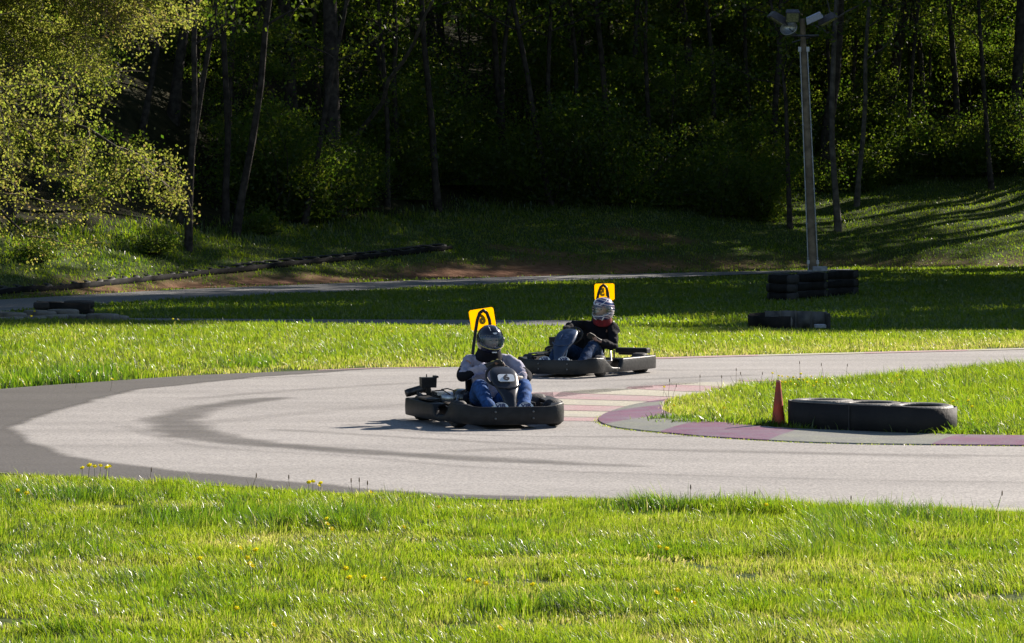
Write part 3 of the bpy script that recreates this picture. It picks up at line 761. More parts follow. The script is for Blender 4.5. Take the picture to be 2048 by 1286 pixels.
R_ = random.Random(5)
placed = [(gp(a, b).x, gp(a, b).y) for a, b, *_ in named]
def free(x, y, d): return all((x-a)**2+(y-b)**2 > d*d for a, b in placed)
def forest(n, x0, x1, q0, q1, variants, s0, s1, kind, lab, cat, group, gap, test=None):
    k = 0; tries = 0
    while k < n and tries < n*60:
        tries += 1; x = R_.uniform(x0, x1); y = float(yedge(x)) + float(woodq(x))-12 + R_.uniform(q0, q1)
        if not free(x, y, gap) or (test and not test(x, y)): continue
        placed.append((x, y)); k += 1
        plant(kind, R_.choice(variants), x, y, R_.uniform(0, 6.28), R_.uniform(s0, s1), lab, cat, group)
forest(20, -18, 16, 15, 34, TALL, .85, 1.15, 'forest_tree', 'tall dark tree standing deep in the shaded wood', 'tree', 'tall trees deep in the wood', 2.2)
forest(16, -9, 16, 12, 17, THIN, .95, 1.4, 'forest_tree', 'slender young tree among the taller ones in the dark wood', 'tree', 'slender trees in the wood', 1.1)
forest(40, -16, 20, 14, 32, THIN, .9, 1.3, 'forest_tree', 'slender young tree among the taller ones in the dark wood', 'tree', 'slender trees in the wood', 1.6)
forest(11, 10, 27, 11.5, 18, TALLD, 1.0, 1.2, 'forest_tree', 'tall dark tree standing deep in the shaded wood', 'tree', 'tall trees deep in the wood', 1.8)
forest(18, 22, 75, 14, 45, TALLD, .9, 1.2, 'forest_tree', 'tall dark tree standing deep in the shaded wood', 'tree', 'tall trees deep in the wood', 3.2)
forest(16, -50, -16, 10, 40, TALL, .9, 1.1, 'forest_tree', 'tall dark tree standing deep in the shaded wood', 'tree', 'tall trees deep in the wood', 3.5)
# the wood edge that comes forward on the right and throws the shade over the lawn
def shade_tree(x, y, i, k=1.0):
    c = x - y; Y0 = 58.0
    for _ in range(6): Y0 = float(ycrest(Y0 + c))
    hgt = (y - Y0 - (2.8 if c > -64 else 4.0))*SUN.z/SUN.y - float(terr(x, y))
    s = hgt/(.90*(19, 21, 20)[i % 3])*k
    e = plant('edge_tree', SHADE[i % 3], x, y, R_.uniform(0, 6.28), s, 'dense tree leafy to the ground on the edge of the wood', 'tree', 'dense trees along the forward edge of the wood')
    k2 = min(s, 1.36); e.scale = (k2, k2, s)
for i, (x, y) in enumerate([(20,108),(20.5,101),(19.7,96),(19.3,91.5),(21.5,88),(24,85.5),(27,83),(30,81),(33,79.5),(36,78),(39.5,77),(43,76),(46.5,75),(50,74),(54,73),(58,72),(62,71)]):
    shade_tree(x, y, i)
for i, (x, y) in enumerate([(22.5,92.5),(25.3,89.5),(28.5,87),(22.3,98),(33.5,83.5),(23.5,96),(26,91),(31,87),(36,84),(42,81.5),(48,80),(55,78)]):
    shade_tree(x, y, i+1, .98)
for x, y, v, s_ in ((19.3,113.5,1,1.45),(22,124,2,1.3)):
    plant('forest_tree', TALLD[v], x, y, x, s_, 'tall dark tree standing deep in the shaded wood', 'tree', 'tall trees deep in the wood')
# saplings and bushes
for px, py, k, s_ in ((1000,300,0,1.3),(1060,270,4,1.3),(1110,300,1,1.5),(1165,240,2,1.4),(1230,215,3,1.5),(1290,225,0,1.4),(1350,200,4,1.1),(1420,230,1,1.6),(940,280,2,1.3),(880,300,3,1.4),(830,250,4,1.2),(760,320,0,1.2),(1480,300,3,1.3),(960,180,4,1.4),(1080,160,2,1.6),(1400,140,2,1.5),(1250,120,4,1.5),(700,280,4,1.2),(620,340,2,1.1)):
    p = gp(px, py); plant('sapling', SAP[k], p.x, p.y, px*.7, s_, 'leafy sapling catching light among the dark trunks', 'sapling', 'saplings in the undergrowth')
placed = []
forest(24, -17, 20, 12, 36, SAP, .8, 1.3, 'sapling', 'leafy sapling catching light among the dark trunks', 'sapling', 'saplings in the undergrowth', 1.0)
forest(20, -15, 18, 36, 60, SAP, 1.2, 1.8, 'sapling', 'leafy sapling catching light among the dark trunks', 'sapling', 'saplings in the undergrowth', 1.5)
forest(14, 8.5, 20, 15, 28, SAP, .9, 1.4, 'sapling', 'leafy sapling catching light among the dark trunks', 'sapling', 'saplings in the undergrowth', 1.0)
forest(22, 8, 20, 17, 32, BUSH[:3], 1.0, 1.5, 'bush', 'dark rounded bush in the undergrowth of the wood edge', 'bush', 'bushes along the wood edge', 1.0)
def bush(px, py, v, s, lab=None):
    p = gp(px, py); plant('bush', BUSH[v], p.x, p.y, R_.uniform(0, 6.28), s, lab or 'dark rounded bush in the undergrowth of the wood edge', 'bush', None if lab else 'bushes along the wood edge', ('stems', 'foliage'))
for px, py, v, s, lab in [
 (1100,400,2,1.2,'big dark bush mound left of centre on the slope'), (1220,405,2,1.3,'wide dark bush below the sunlit leafy ridge'), (1340,410,4,1.3,'low spreading bush at the foot of the bushy slope'),
 (1440,430,1,1.2,'bush with grassy foot left of the leaning trunk'), (1530,440,1,1.1,'bright tipped bush beside the leaning trunk left of the pole'),
 (1180,330,2,1.3,None),(1300,330,2,1.3,None),(1420,350,2,1.4,None),(1240,250,2,1.2,'leafy bush on the crest catching the sun'),(1330,240,2,1.3,None),(1450,260,2,1.5,None),
 (1500,380,1,1.2,None),(1600,380,4,1.1,None),(1720,380,1,1.0,None),(1800,350,4,1.2,None),(1880,350,1,1.3,None),(1960,345,4,1.2,None),(2040,340,2,1.0,None),
 (1000,400,1,.9,None),(900,370,4,1.2,None),(820,400,3,1.0,None),(720,415,1,.8,None),(610,440,1,1.1,'pale green bush just left of the thick trunk'),(520,465,3,1.1,None),
 (300,505,3,.9,None),(60,520,3,.9,None),(560,420,2,1.0,None),(860,330,1,1.2,None),(950,320,4,1.4,None),(1660,330,4,1.2,None),(1760,300,1,1.3,None)]:
    bush(px, py, v, s, lab)
for _ in range(12):
    x = R_.uniform(-7, -2.5); y = float(yedge(x))+float(woodq(x))+R_.uniform(3, 8)
    plant('bush', BUSH[R_.choice((0,1,2,4))], x, y, R_.uniform(0, 6.28), R_.uniform(.8, 1.3), 'dark rounded bush in the undergrowth of the wood edge', 'bush', 'bushes along the wood edge', ('stems', 'foliage'))
for _ in range(40):
    x = R_.uniform(-17, 20); y = float(yedge(x))+R_.uniform(13, 42)
    plant('bush', BUSH[R_.randrange(5)], x, y, R_.uniform(0, 6.28), R_.uniform(.8, 1.5), 'dark rounded bush in the undergrowth of the wood edge', 'bush', 'bushes along the wood edge', ('stems', 'foliage'))
# fallen pale limb propped across the wood
g = MB(); a = gp(690, 330); r = random.Random(3)
p1 = Vector((a.x, a.y-1.0, a.z)); p2 = Vector(((870-1024)/F*96, 98, H+ (YH+10)/F*98))
pts = [p1.lerp(p2, t/8) + Vector((r.gauss(0,.08), 0, r.gauss(0,.10))) for t in range(9)]
g.tube(pts, [.085-.006*i for i in range(9)], 7)
tag(g.build('leaning_limb', M['bark_pale']), 'pale bare limb leaning diagonally to the right among the dark trunks', 'dead tree')

# leaf litter / distant foliage behind everything
def distant():
    n = 130000; x = rng.uniform(-24, 34, n); y = yedge(x) + np.where(x > 4, 24, 33) + rng.uniform(0, 28, n)
    zt = terr(x, y) + rng.uniform(0, 1, n)**1.3*14
    keep = fbm(x*.35+zt*.3, y*.2+zt*.35, 77, 3) > .47
    C = np.stack([x, y, zt], 1)[keep]
    me = leaf_mesh('distant_woods', C, rng.uniform(.16, .30, len(C)), rng.uniform(.1, .9, len(C)))
    tag(link('distant_woods', me, M['leaf_wood']), 'far dark mass of woodland leaves behind the trunks', 'wood', kind='stuff')
distant()

# the big drooping sunlit tree at the left
def near_tree():
    r = random.Random(12); rr = np.random.default_rng(12); g = MB(); e = empty('drooping_tree', (-10.9, 53.5, 0))
    tag(e, 'large sunlit spring tree with drooping leafy boughs at the left edge', 'tree')
    tr = wander((0,0,-.3), (.05,0,1), 15, 10, .05, -.02, r); g.tube(tr, [.38-.033*i+(.12 if i == 0 else 0) for i in range(11)], 12)
    tw = MB(); L_ = []
    for k in range(96):
        t = r.uniform(.22, .97); i = min(int(t*10), 9); p = tr[i].lerp(tr[i+1], t*10-i)
        a = r.uniform(0, 6.28) if k % 3 == 0 else r.uniform(-1.9, .9)
        L = (6.7 if t < .34 else 5.7 if t < .5 else 4.7)*r.uniform(.72, 1.05)
        up = r.uniform(.15, .75) if t > .3 else r.uniform(-.05, .35)
        br = wander(p, (math.cos(a), math.sin(a), up), L, 10, .10, (.075 if t > .36 else .035), r)
        rb = .11*(1-.5*t); g.tube(br, [rb*(1-.88*j/10) for j in range(11)], 6)
        for j in range(2, 11):
            for _ in range(3):
                d = (br[min(j+1, 10)]-br[j-1]).normalized()
                sd_ = d + Vector((r.gauss(0,.7), r.gauss(0,.7), r.gauss(0,.45)))
                sb = wander(br[j], sd_, r.uniform(.8, 1.9)*(1.1-.04*j), 5, .18, .10, r)
                if min(q_.z for q_ in sb) < 1.35: continue
                tw.tube(sb, [.017,.014,.011,.009,.007,.004], 3, cap=False)
                for q in range(1, 6):
                    for _2 in range(2):
                        d2 = Vector((r.gauss(0,.8), r.gauss(0,.8), r.gauss(-.2,.5)))
                        tt = wander(sb[q], d2, r.uniform(.25, .6), 2, .2, .08, r)
                        tw.tube(tt, [.005,.004,.002], 3, cap=False); L_ += [sb[q], tt[1], tt[1], tt[2], tt[2]]
    g.build('trunk', M['bark'], e); tw.build('twigs', M['twig'], e)
    T = np.array([list(q) for q in L_]); n = 1150000
    dens = vnoise(T[:,0]*.8+T[:,2]*.5, T[:,1]*.6+T[:,2]*.9, 4)**1.2 + .12; dens /= dens.sum()
    idx = rr.choice(len(T), n, p=dens); C = T[idx] + rr.normal(0, .075, (n, 3))
    ok = C[:,2] > 1.0; C = C[ok]; idx = idx[ok]; n = len(C)
    me = leaf_mesh('crown', C, rr.uniform(.030, .058, n), np.clip(rr.normal(.46, .24, n)+(vnoise(T[:,0]*.6, T[:,2]*.6, 9)[idx]-.5)*.5, 0, 1), .7, .5)
    link('crown', me, M['leaf_near'], e)
near_tree()

# ------------------------------------------------------------------ lettering
def text_mesh(name, body, size, mat_, parent, Mx, bold=0.0, ext=.0012):
    c = bpy.data.curves.new(name+'_curve', 'FONT'); c.body = body; c.size = size; c.extrude = ext; c.offset = bold
    c.align_x = 'CENTER'; c.align_y = 'CENTER'; c.resolution_u = 3
    t = bpy.data.objects.new('tmp', c); COL.objects.link(t)
    bpy.context.view_layer.update()
    me = bpy.data.meshes.new_from_object(t.evaluated_get(bpy.context.evaluated_depsgraph_get()))
    bpy.data.objects.remove(t); bpy.data.curves.remove(c)
    me.transform(Mx); me.materials.clear()
    return link(name, me, mat_, parent)

def frame_matrix(o, right, up):
    r = Vector(right).normalized(); u = Vector(up); u = (u - r*u.dot(r)).normalized(); n = r.cross(u)
    return Matrix(((r.x,u.x,n.x,o[0]),(r.y,u.y,n.y,o[1]),(r.z,u.z,n.z,o[2]),(0,0,0,1)))

def rounded_plate(mb, Mx, w_, h_, th, rad, seg=5, bow=0.0):
    P = []
    for cx, cy_, a0 in ((w_/2-rad, h_/2-rad, 0), (-w_/2+rad, h_/2-rad, 90), (-w_/2+rad, -h_/2+rad, 180), (w_/2-rad, -h_/2+rad, 270)):
        for k in range(seg+1):
            a = math.radians(a0+90*k/seg); P.append((cx+rad*math.cos(a), cy_+rad*math.sin(a)))
    n = len(P); V = [Mx @ Vector((x, y, -th/2)) for x, y in P] + [Mx @ Vector((x, y, th/2)) for x, y in P]
    mb.add(V, [tuple(range(n-1, -1, -1)), tuple(range(n, 2*n))] + [(i, (i+1) % n, n+(i+1) % n, n+i) for i in range(n)])
def disc(mb, Mx, rx, ry, th, n=28):
    V = [Mx @ Vector((rx*math.cos(2*math.pi*k/n), ry*math.sin(2*math.pi*k/n), z)) for z in (-th/2, th/2) for k in range(n)]
    mb.add(V, [tuple(range(n-1, -1, -1)), tuple(range(n, 2*n))] + [(i, (i+1) % n, n+(i+1) % n, n+i) for i in range(n)])

# ------------------------------------------------------------------ karts (local frame: -Y forward, +X to the picture's right)
def outline_front():
    half = [(0,-.925),(.15,-.92),(.30,-.905),(.42,-.865),(.495,-.79),(.530,-.69),(.545,-.58),(.575,-.45),(.61,-.345)]
    return [(-x, y) for x, y in half[::-1]][:-1] + half

def ribbon(path, zb, zt, th, flange, name, mat_, parent, closed=False, round_=.02):
    """upright plastic wall along path; zb/zt lists; a rounded top lip turning inward by flange"""
    n = len(path); P = [Vector((x, y, 0)) for x, y in path]; V = []; prof_n = 8
    for i in range(n):
        d = (P[(i+1) % n if closed else min(i+1, n-1)] - P[i-1 if (i or closed) else 0]).normalized()
        inn = Vector((-d.y, d.x, 0))
        c = Vector((0, -.1, 0))
        if inn.dot(c-P[i]) < 0: inn = -inn
        b, t = zb[i], zt[i]; fl = flange[i] if hasattr(flange, '__len__') else flange
        for off, z in ((0.004,b),(0,b+.006),(-.003,(b+t)/2),(0.0,t-.008),(.003,t-.002),(.009,t),(fl,t-.004),(fl,t-.03)):
            V.append(P[i]+inn*off+Vector((0,0,z)))
    Fs = []
    for i in range(n if closed else n-1):
        j = (i+1) % n
        for k in range(prof_n-1):
            Fs.append((i*prof_n+k, j*prof_n+k, j*prof_n+k+1, i*prof_n+k+1))
    me = bpy.data.meshes.new(name); me.from_pydata(V, [], Fs); smooth(me); me.set_sharp_from_angle(angle=math.radians(50))
    o = link(name, me, mat_, parent); m = o.modifiers.new('thickness', 'SOLIDIFY'); m.thickness = th; m.offset = 1 if False else 0
    return o

def dense(path, k=5):
    c = cr(path, k); return [tuple(p) for p in c]

def wheel(parent, c, R, wd, steer=0.0):
    Mx = Matrix.Translation(c) @ Matrix.Rotation(steer, 4, 'Z') @ Matrix.Rotation(math.pi/2, 4, 'Y')
    t = MB(); r0 = R*.52
    t.lathe([(r0,-wd*.42),(R*.80,-wd*.5),(R*.94,-wd*.44),(R,-wd*.28),(R*1.01,0),(R,wd*.28),(R*.94,wd*.44),(R*.80,wd*.5),(r0,wd*.42)], 28, Mx, closed=True)
    ty = t.build('wheel', M['rubber'], parent)
    m = MB(); m.lathe([(0,-wd*.1),(.03,-wd*.1),(.035,-wd*.3),(r0*.9,-wd*.2),(r0*1.02,-wd*.43),(r0*1.02,wd*.43),(r0*.9,wd*.2),(.035,wd*.3),(.03,wd*.1),(0,wd*.1)], 20, Mx)
    m.build('rim', M['alu'], ty)
    return ty

def make_kart(loc, rz, label, number, plate_tilt, plate_dx, fair_m, steer, scuffed):
    e = empty('go_kart', loc, rz); tag(e, label, 'go-kart')
    bm_ = M['plastic_scuffed'] if scuffed else M['plastic']
    # front bumper
    path = dense(outline_front(), 5); 
    zb = []; zt = []; fl = []
    for x, y in path:
        a = abs(x)
        hump = .045*math.exp(-((a-.49)/.09)**2)*(1 if y < -.5 else .6)
        drop = .105*float(sstep(-.66, -.42, y))
        zb.append(.042 + .012*float(sstep(.3, .5, a))); zt.append(.205 + hump*.6 - drop); fl.append(.05 + .05*float(sstep(.35, .5, a)))
    o = ribbon(path, zb, zt, .008, fl, 'front_bumper', bm_, e)
    bt = MB()
    for sx in (-1, 1):
        for z in (.163, .100):
            bt.lathe([(0,.006),(.006,.006),(.010,.002),(.011,-.004)], 10, Matrix.Translation((sx*.182, -.934, z)) @ Matrix.Rotation(math.pi/2, 4, 'X'))
    bt.build('bolts', M['bolt'], o)
    # side pods
    for s in (-1, 1):
        pp = [(.61,-.345),(.630,-.28),(.645,-.20),(.672,0),(.70,.25),(.722,.50),(.725,.64),(.70,.73),(.63,.765),(.50,.775)]
        pp = dense([(s*x, y) for x, y in pp], 5)
        zt = [.205 - .105*(1-float(sstep(-.31, -.235, y)))*(1 if abs(x) < .67 and y < 0 else .0) for x, y in pp]
        ribbon(pp, [.052]*len(pp), zt, .008, [.04+.10*float(sstep(-.26,-.2,y)) if y < .6 else .05 for x, y in pp], 'side_pod', bm_, e)
    # rear bumper, a boxed plastic guard
    rb = MB(); rb.box((.345,.90,.250), (.42,.14,.066)); rb.box((.345,.90,.208), (.36,.08,.03))
    bevel(rb.build('rear_guard', bm_, e), .018)
    rt = MB(); rt.tube([(-.66,.78,.13),(-.60,.88,.14),(0,.90,.14),(.60,.88,.14),(.66,.78,.13)], .018, 8)
    for sx in (-.3,.1,.5): rt.tube([(sx,.90,.14),(sx,.9,.25)], .012, 6)
    rt.build('rear_bar', M['steel_dark'], e)
    # chassis tubes and floor
    ch = MB()
    for s in (-1, 1):
        ch.tube([(s*.20,-.86,.07),(s*.22,-.55,.06),(s*.30,-.1,.06),(s*.33,.35,.07),(s*.30,.80,.09)], .016, 8)
        ch.tube([(s*.30,-.1,.06),(s*.62,-.08,.09),(s*.64,.4,.09),(s*.33,.45,.07)], .012, 8)
    ch.tube([(-.22,-.55,.06),(.22,-.55,.06)], .015, 8); ch.tube([(-.33,.3,.065),(.33,.3,.065)], .015, 8); ch.tube([(-.30,.78,.09),(.30,.78,.09)], .014, 8)
    ch.build('chassis', M['steel_dark'], e)
    fp = MB(); fp.box((0,-.42,.045), (.50,.84,.008)); fp.box((-.50,-.20,.115), (.012,.62,.13)); fp.box((.50,-.20,.115), (.012,.62,.13)); fp.build('floor_tray', M['steel_dark'], e)
    ax = MB(); ax.tube([(-.60,.56,.12),(.60,.56,.12)], .02, 10); ax.tube([(-.52,-.50,.13),(-.3,-.50,.11),(.3,-.50,.11),(.52,-.50,.13)], .014, 8); ax.build('axle', M['steel'], e)
    wheel(e, (-.56,.56,.120), .120, .18); wheel(e, (.56,.56,.120), .120, .18)
    wheel(e, (-.46,-.56,.128), .128, .12, steer); wheel(e, (.46,-.56,.128), .128, .12, steer)
    # fairing: lofted nose panel standing in front of the steering wheel
    lv = [(.08,.045,-.80,.03),(.14,.050,-.785,.035),(.22,.056,-.745,.045),(.29,.070,-.695,.055),(.345,.098,-.645,.062),(.39,.122,-.575,.062),(.44,.134,-.515,.058),(.50,.132,-.445,.055),(.530,.114,-.395,.050),(.552,.082,-.350,.036),(.559,.03,-.330,.015)]
    n = 24; V = []; Fs = []
    for z, hw, yc, dp in lv:
        for k in range(n):
            a = 2*math.pi*k/n; cx, sy = math.cos(a), math.sin(a)
            V.append((hw*math.copysign(abs(cx)**.72, cx), yc + dp*math.copysign(abs(sy)**.8, sy)*(1.15 if sy < 0 else .8), z))
    for i in range(len(lv)-1):
        for k in range(n): Fs.append((i*n+k, i*n+(k+1) % n, (i+1)*n+(k+1) % n, (i+1)*n+k))
    Fs.append(tuple(range(len(V)-n, len(V)))); Fs.append(tuple(range(n-1, -1, -1)))
    me = bpy.data.meshes.new('front_fairing'); me.from_pydata(V, [], Fs); smooth(me)
    fa = link('front_fairing', me, fair_m, e); ss = fa.modifiers.new('s', 'SUBSURF'); ss.levels = ss.render_levels = 1
    rd = MB()      # moulded ridge below the number
    rd.tube([(-.125,-.615,.405),(-.09,-.655,.378),(0,-.69,.368),(.09,-.655,.378),(.125,-.615,.405)], .009, 8); rd.build('moulded_ridge', fair_m, fa)
    up = Vector((0,.070,.060)).normalized(); Mx = frame_matrix((0,-.568,.455), (1,0,0), up) @ Matrix.Rotation(math.radians(0), 4, 'Z')
    Mx = Mx @ Matrix.Translation((0,0,.008))
    if number == '6':
        p = MB(); rounded_plate(p, Mx, .158, .098, .008, .028); pl = p.build('number_plate', M['white'], fa)
        text_mesh('number', number, .105, M['ink'], pl, Mx @ Matrix.Translation((0,-.002,.007)) @ Matrix.Diagonal((1.15,1,1,1)), .0045)
    else:
        text_mesh('number', number, .125, M['ink_faded'], fa, Mx @ Matrix.Translation((0,0,.012)) @ Matrix.Diagonal((1.15,1,1,1)), .0035)
    # round badges above the bumper
    nose = MB(); V = []; nn = 10
    for i in range(nn+1):
        x = -.24+.48*i/nn
        for y, z in ((-.885,.14),(-.88,.18),(-.86,.198),(-.80,.20)):
            V.append((x, y+.12*x*x, z))
    nose.add(V, [(i*4+j, (i+1)*4+j, (i+1)*4+j+1, i*4+j+1) for i in range(nn) for j in range(3)], True)
    ns = nose.build('nose_panel', bm_, e); m = ns.modifiers.new('t', 'SOLIDIFY'); m.thickness = .008
    for s in (-1, 1):
        Mb = frame_matrix((s*.122, -.885, .198), (1, .05*s, 0), (0,.22,1))
        b = MB(); disc(b, Mb, .074, .052, .006); bd = b.build('badge', M['white'], ns)
        text_mesh('lettering', 'VIR', .050, M['ink_blue'], bd, Mb @ Matrix.Translation((0,.018,.005)) @ Matrix.Diagonal((1.35,.9,1,1)), .0022)
        arc = MB(); arc.tube([Mb @ Vector((.056*math.cos(a), .046*math.sin(a), .004)) for a in [math.radians(35+110*k/8) for k in range(9)]], .0028, 5); arc.build('badge_line', M['ink_faded'], bd)
    # steering
    st = MB(); st.tube([(0,-.62,.08),(0,-.33,.48)], .011, 8); st.build('steering_column', M['steel'], e)
    cwx, R = Vector((0,-.265,.47)), .122
    ring = []; Mw = frame_matrix(cwx, (math.cos(steer), 0, math.sin(steer)*.9), (math.sin(-steer)*.2,.52,.85))
    for k in range(33):
        a = 2*math.pi*k/32; ring.append(Mw @ Vector((R*math.cos(a), R*.9*math.sin(a), 0)))
    sw = MB(); sw.tube(ring, .013, 8, cap=False)
    for a in (90, 210, 330):
        a = math.radians(a); sw.tube([Mw @ Vector((0,0,-.01)), Mw @ Vector((R*math.cos(a), R*.9*math.sin(a), 0))], .01, 6)
    sw.build('steering_wheel', M['rubber'], e)
    # pedals
    for s in (-1, 1):
        p = MB(); p.tube([(s*.14,-.70,.06),(s*.15,-.73,.17)], .008, 6); p.box((s*.15,-.735,.18), (.05,.012,.05)); p.build('pedal', M['steel'], e)
    # seat
    V = []; Fs = []; nu, nv = 12, 9
    for j in range(nv+1):
        t = j/nv
        y, z = (-.02+.36*min(1, t*1.9), .075+.01*t) if t < .5 else (.34+.16*(t-.5)*2, .085+.44*((t-.5)*2)**.9)
        hw = .185+.015*math.sin(t*math.pi)
        for i in range(nu+1):
            a = (i/nu-.5)*2
            wall = abs(a)**3*(.16*(1-t)**.5*math.sin(min(1, t*2)*math.pi/2) if t < .6 else .10)
            if t < .5: V.append((hw*math.sin(a*1.25)/math.sin(1.25), y, z+wall+.05*a*a))
            else: V.append((hw*math.sin(a*1.25)/math.sin(1.25), y-.13*abs(a)**2.2, z))
    for j in range(nv):
        for i in range(nu): Fs.append((j*(nu+1)+i, j*(nu+1)+i+1, (j+1)*(nu+1)+i+1, (j+1)*(nu+1)+i))
    me = bpy.data.meshes.new('seat'); me.from_pydata(V, [], Fs); smooth(me); o = link('seat', me, M['plastic'], e); m = o.modifiers.new('t', 'SOLIDIFY'); m.thickness = .012
    # padded hoop behind the head with the yellow number plate
    hp = [(-.12,.50,.28),(-.105,.53,.62),(-.078,.55,.86),(-.060,.555,.97),(-.036,.56,1.035),(0,.56,1.062),(.036,.56,1.035),(.060,.555,.97),(.078,.55,.86),(.105,.53,.62),(.12,.50,.28)]
    hp = [(x+plate_dx*min(1, z/.9), y, z) for x, y, z in hp]
    hb = MB(); c3 = []
    for i in range(len(hp)-1):
        for t in (0, .33, .66): c3.append(Vector(hp[i]).lerp(Vector(hp[i+1]), t))
    c3.append(Vector(hp[-1])); hb.tube(c3, .0165, 10); hoop = hb.build('roll_hoop', M['plastic'], e)
    Mp = Matrix.Translation((plate_dx-.0, .60, .975)) @ Matrix.Rotation(-rz, 4, 'Z') @ Matrix.Rotation(math.pi/2, 4, 'X') @ Matrix.Rotation(plate_tilt, 4, 'Z')
    p = MB(); rounded_plate(p, Mp, .245, .205, .004, .024); yp = p.build('rear_plate', M['yellow'], hoop)
    text_mesh('rear_number', number, .125, M['ink'], yp, Mp @ Matrix.Translation((0,-.005,-.0035)) @ Matrix.Rotation(math.pi, 4, 'Y') @ Matrix.Diagonal((.95,1,1,1)), .0075)
    Mf = Mp @ Matrix.Translation((0,-.005,.0030)) @ Matrix.Diagonal((-.95,1,1,1))
    m2 = text_mesh('rear_number_show_through', number, .125, M['ink_olive'], yp, Mf, .0075, .0004)
    # engine group on the kart's right side (picture left)
    en = MB(); en.box((-.44,.52,.17), (.22,.24,.14)); en.box((-.44,.60,.25), (.15,.15,.06))
    for k in range(6): en.box((-.40,.40-.0*k,.15+.022*k), (.16,.06,.008))
    eng = en.build('engine', M['steel_dark'], e); bevel(eng, .008)
    cv = MB(); cv.box((-.38,.44,.262), (.18,.15,.03)); cv.ell((-.33,.36,.22), (.11,.09,.06), p=.8); cv.build('engine_cover', M['alu'], eng)
    tk = MB(); tk.ell((-.25,.30,.22), (.085,.13,.095), p=.7); tk.build('fuel_tank', M['tank'], e)
    ab = MB(); ab.box((-.525,.54,.365), (.145,.12,.10), taper=1.05); ab.box((-.45,.54,.42), (.035,.13,.02)); ab.tube([(-.54,.54,.40),(-.54,.54,.445)], .006, 6); ab.tube([(-.53,.54,.32),(-.51,.54,.24)], .03, 10)
    bevel(ab.build('air_box', M['plastic'], eng), .012)
    ex = MB(); ex.tube([(-.55,.46,.20),(-.60,.55,.24),(-.60,.68,.25)], .022, 8); ex.lathe([(0,-.1),(.035,-.1),(.04,-.07),(.04,.07),(.055,.1),(.045,.1),(0,.09)], 14, Matrix.Translation((-.62,.70,.275)) @ Matrix.Rotation(math.radians(75), 4, 'Y')); ex.build('exhaust', M['steel_dark'], eng)
    hs = MB(); hs.tube([(-.56,.50,.30),(-.64,.46,.28),(-.63,.42,.20),(-.58,.42,.16)], .009, 6); hs.tube([(-.42,.42,.30),(-.36,.40,.31),(-.30,.38,.29),(-.26,.36,.24)], .007, 6); hs.tube([(-.48,.42,.29),(-.42,.34,.30),(-.36,.28,.26)], .006, 6); hs.build('hose', M['rubber'], eng)
    gd = MB(); gd.box((-.60,.20,.235), (.13,.52,.012)); gd.build('pod_cover', bm_, e)
    # bits on the other side: tank and battery box
    b2 = MB(); b2.box((.40,.30,.13), (.15,.20,.10)); bevel(b2.build('battery_box', M['plastic'], e), .015)
    sb = MB(); sb.tube([(.38,.05,.10),(.30,.22,.30)], .013, 8); sb.tube([(-.38,.05,.10),(-.28,.22,.28)], .013, 8); sb.build('seat_stay', M['steel'], e)
    return e
M['ink_olive'] = mat('olive_show_through', (.36,.24,.01), .8)
M['tank'] = mat('black_fuel_tank', (.03,.03,.032), .2, coat=.5)
K1 = ((-.185, 33.70, .012), math.radians(13)); K2 = ((.832, 42.45, .012), math.radians(-22))
make_kart(*K1, 'black kart with white number 6 plate, driven by the person in a grey shirt', '6', math.radians(9), .030, M['fairing'], .28, False)
make_kart(*K2, 'black kart behind the other, with faded 15 on its dark blue fairing', '15', math.radians(1), .085, M['fairing_blue'], .15, True)

# ------------------------------------------------------------------ drivers
def skin_mesh(name, chains, root=0, lvl=2):
    """chains: list of lists of (x,y,z,r) ; equal points are merged"""
    V = []; E = []; Rr = []; key = {}
    def vid(p):
        k = tuple(round(a, 4) for a in p[:3])
        if k not in key: key[k] = len(V); V.append(p[:3]); Rr.append(p[3])
        return key[k]
    for c in chains:
        ids = [vid(p) for p in c]
        for a, b in zip(ids, ids[1:]):
            if a != b: E.append((a, b))
    me = bpy.data.meshes.new(name); me.from_pydata(V, E, []); me.update()
    o = bpy.data.objects.new('tmp_skin', me); COL.objects.link(o)
    sk = o.modifiers.new('skin', 'SKIN'); sk.use_smooth_shade = True; sk.branch_smoothing = .6
    for i, sv in enumerate(me.skin_vertices[0].data):
        r = Rr[i]; r = r if hasattr(r, '__len__') else (r, r)
        sv.radius = r; sv.use_root = (i == root)
    sb = o.modifiers.new('sub', 'SUBSURF'); sb.levels = sb.render_levels = lvl
    bpy.context.view_layer.update()
    m2 = bpy.data.meshes.new_from_object(o.evaluated_get(bpy.context.evaluated_depsgraph_get()))
    bpy.data.objects.remove(o); bpy.data.meshes.remove(me); smooth(m2); m2.name = name
    return m2
def L3(a, b, t): return tuple(a[i]*(1-t)+b[i]*t for i in range(3))
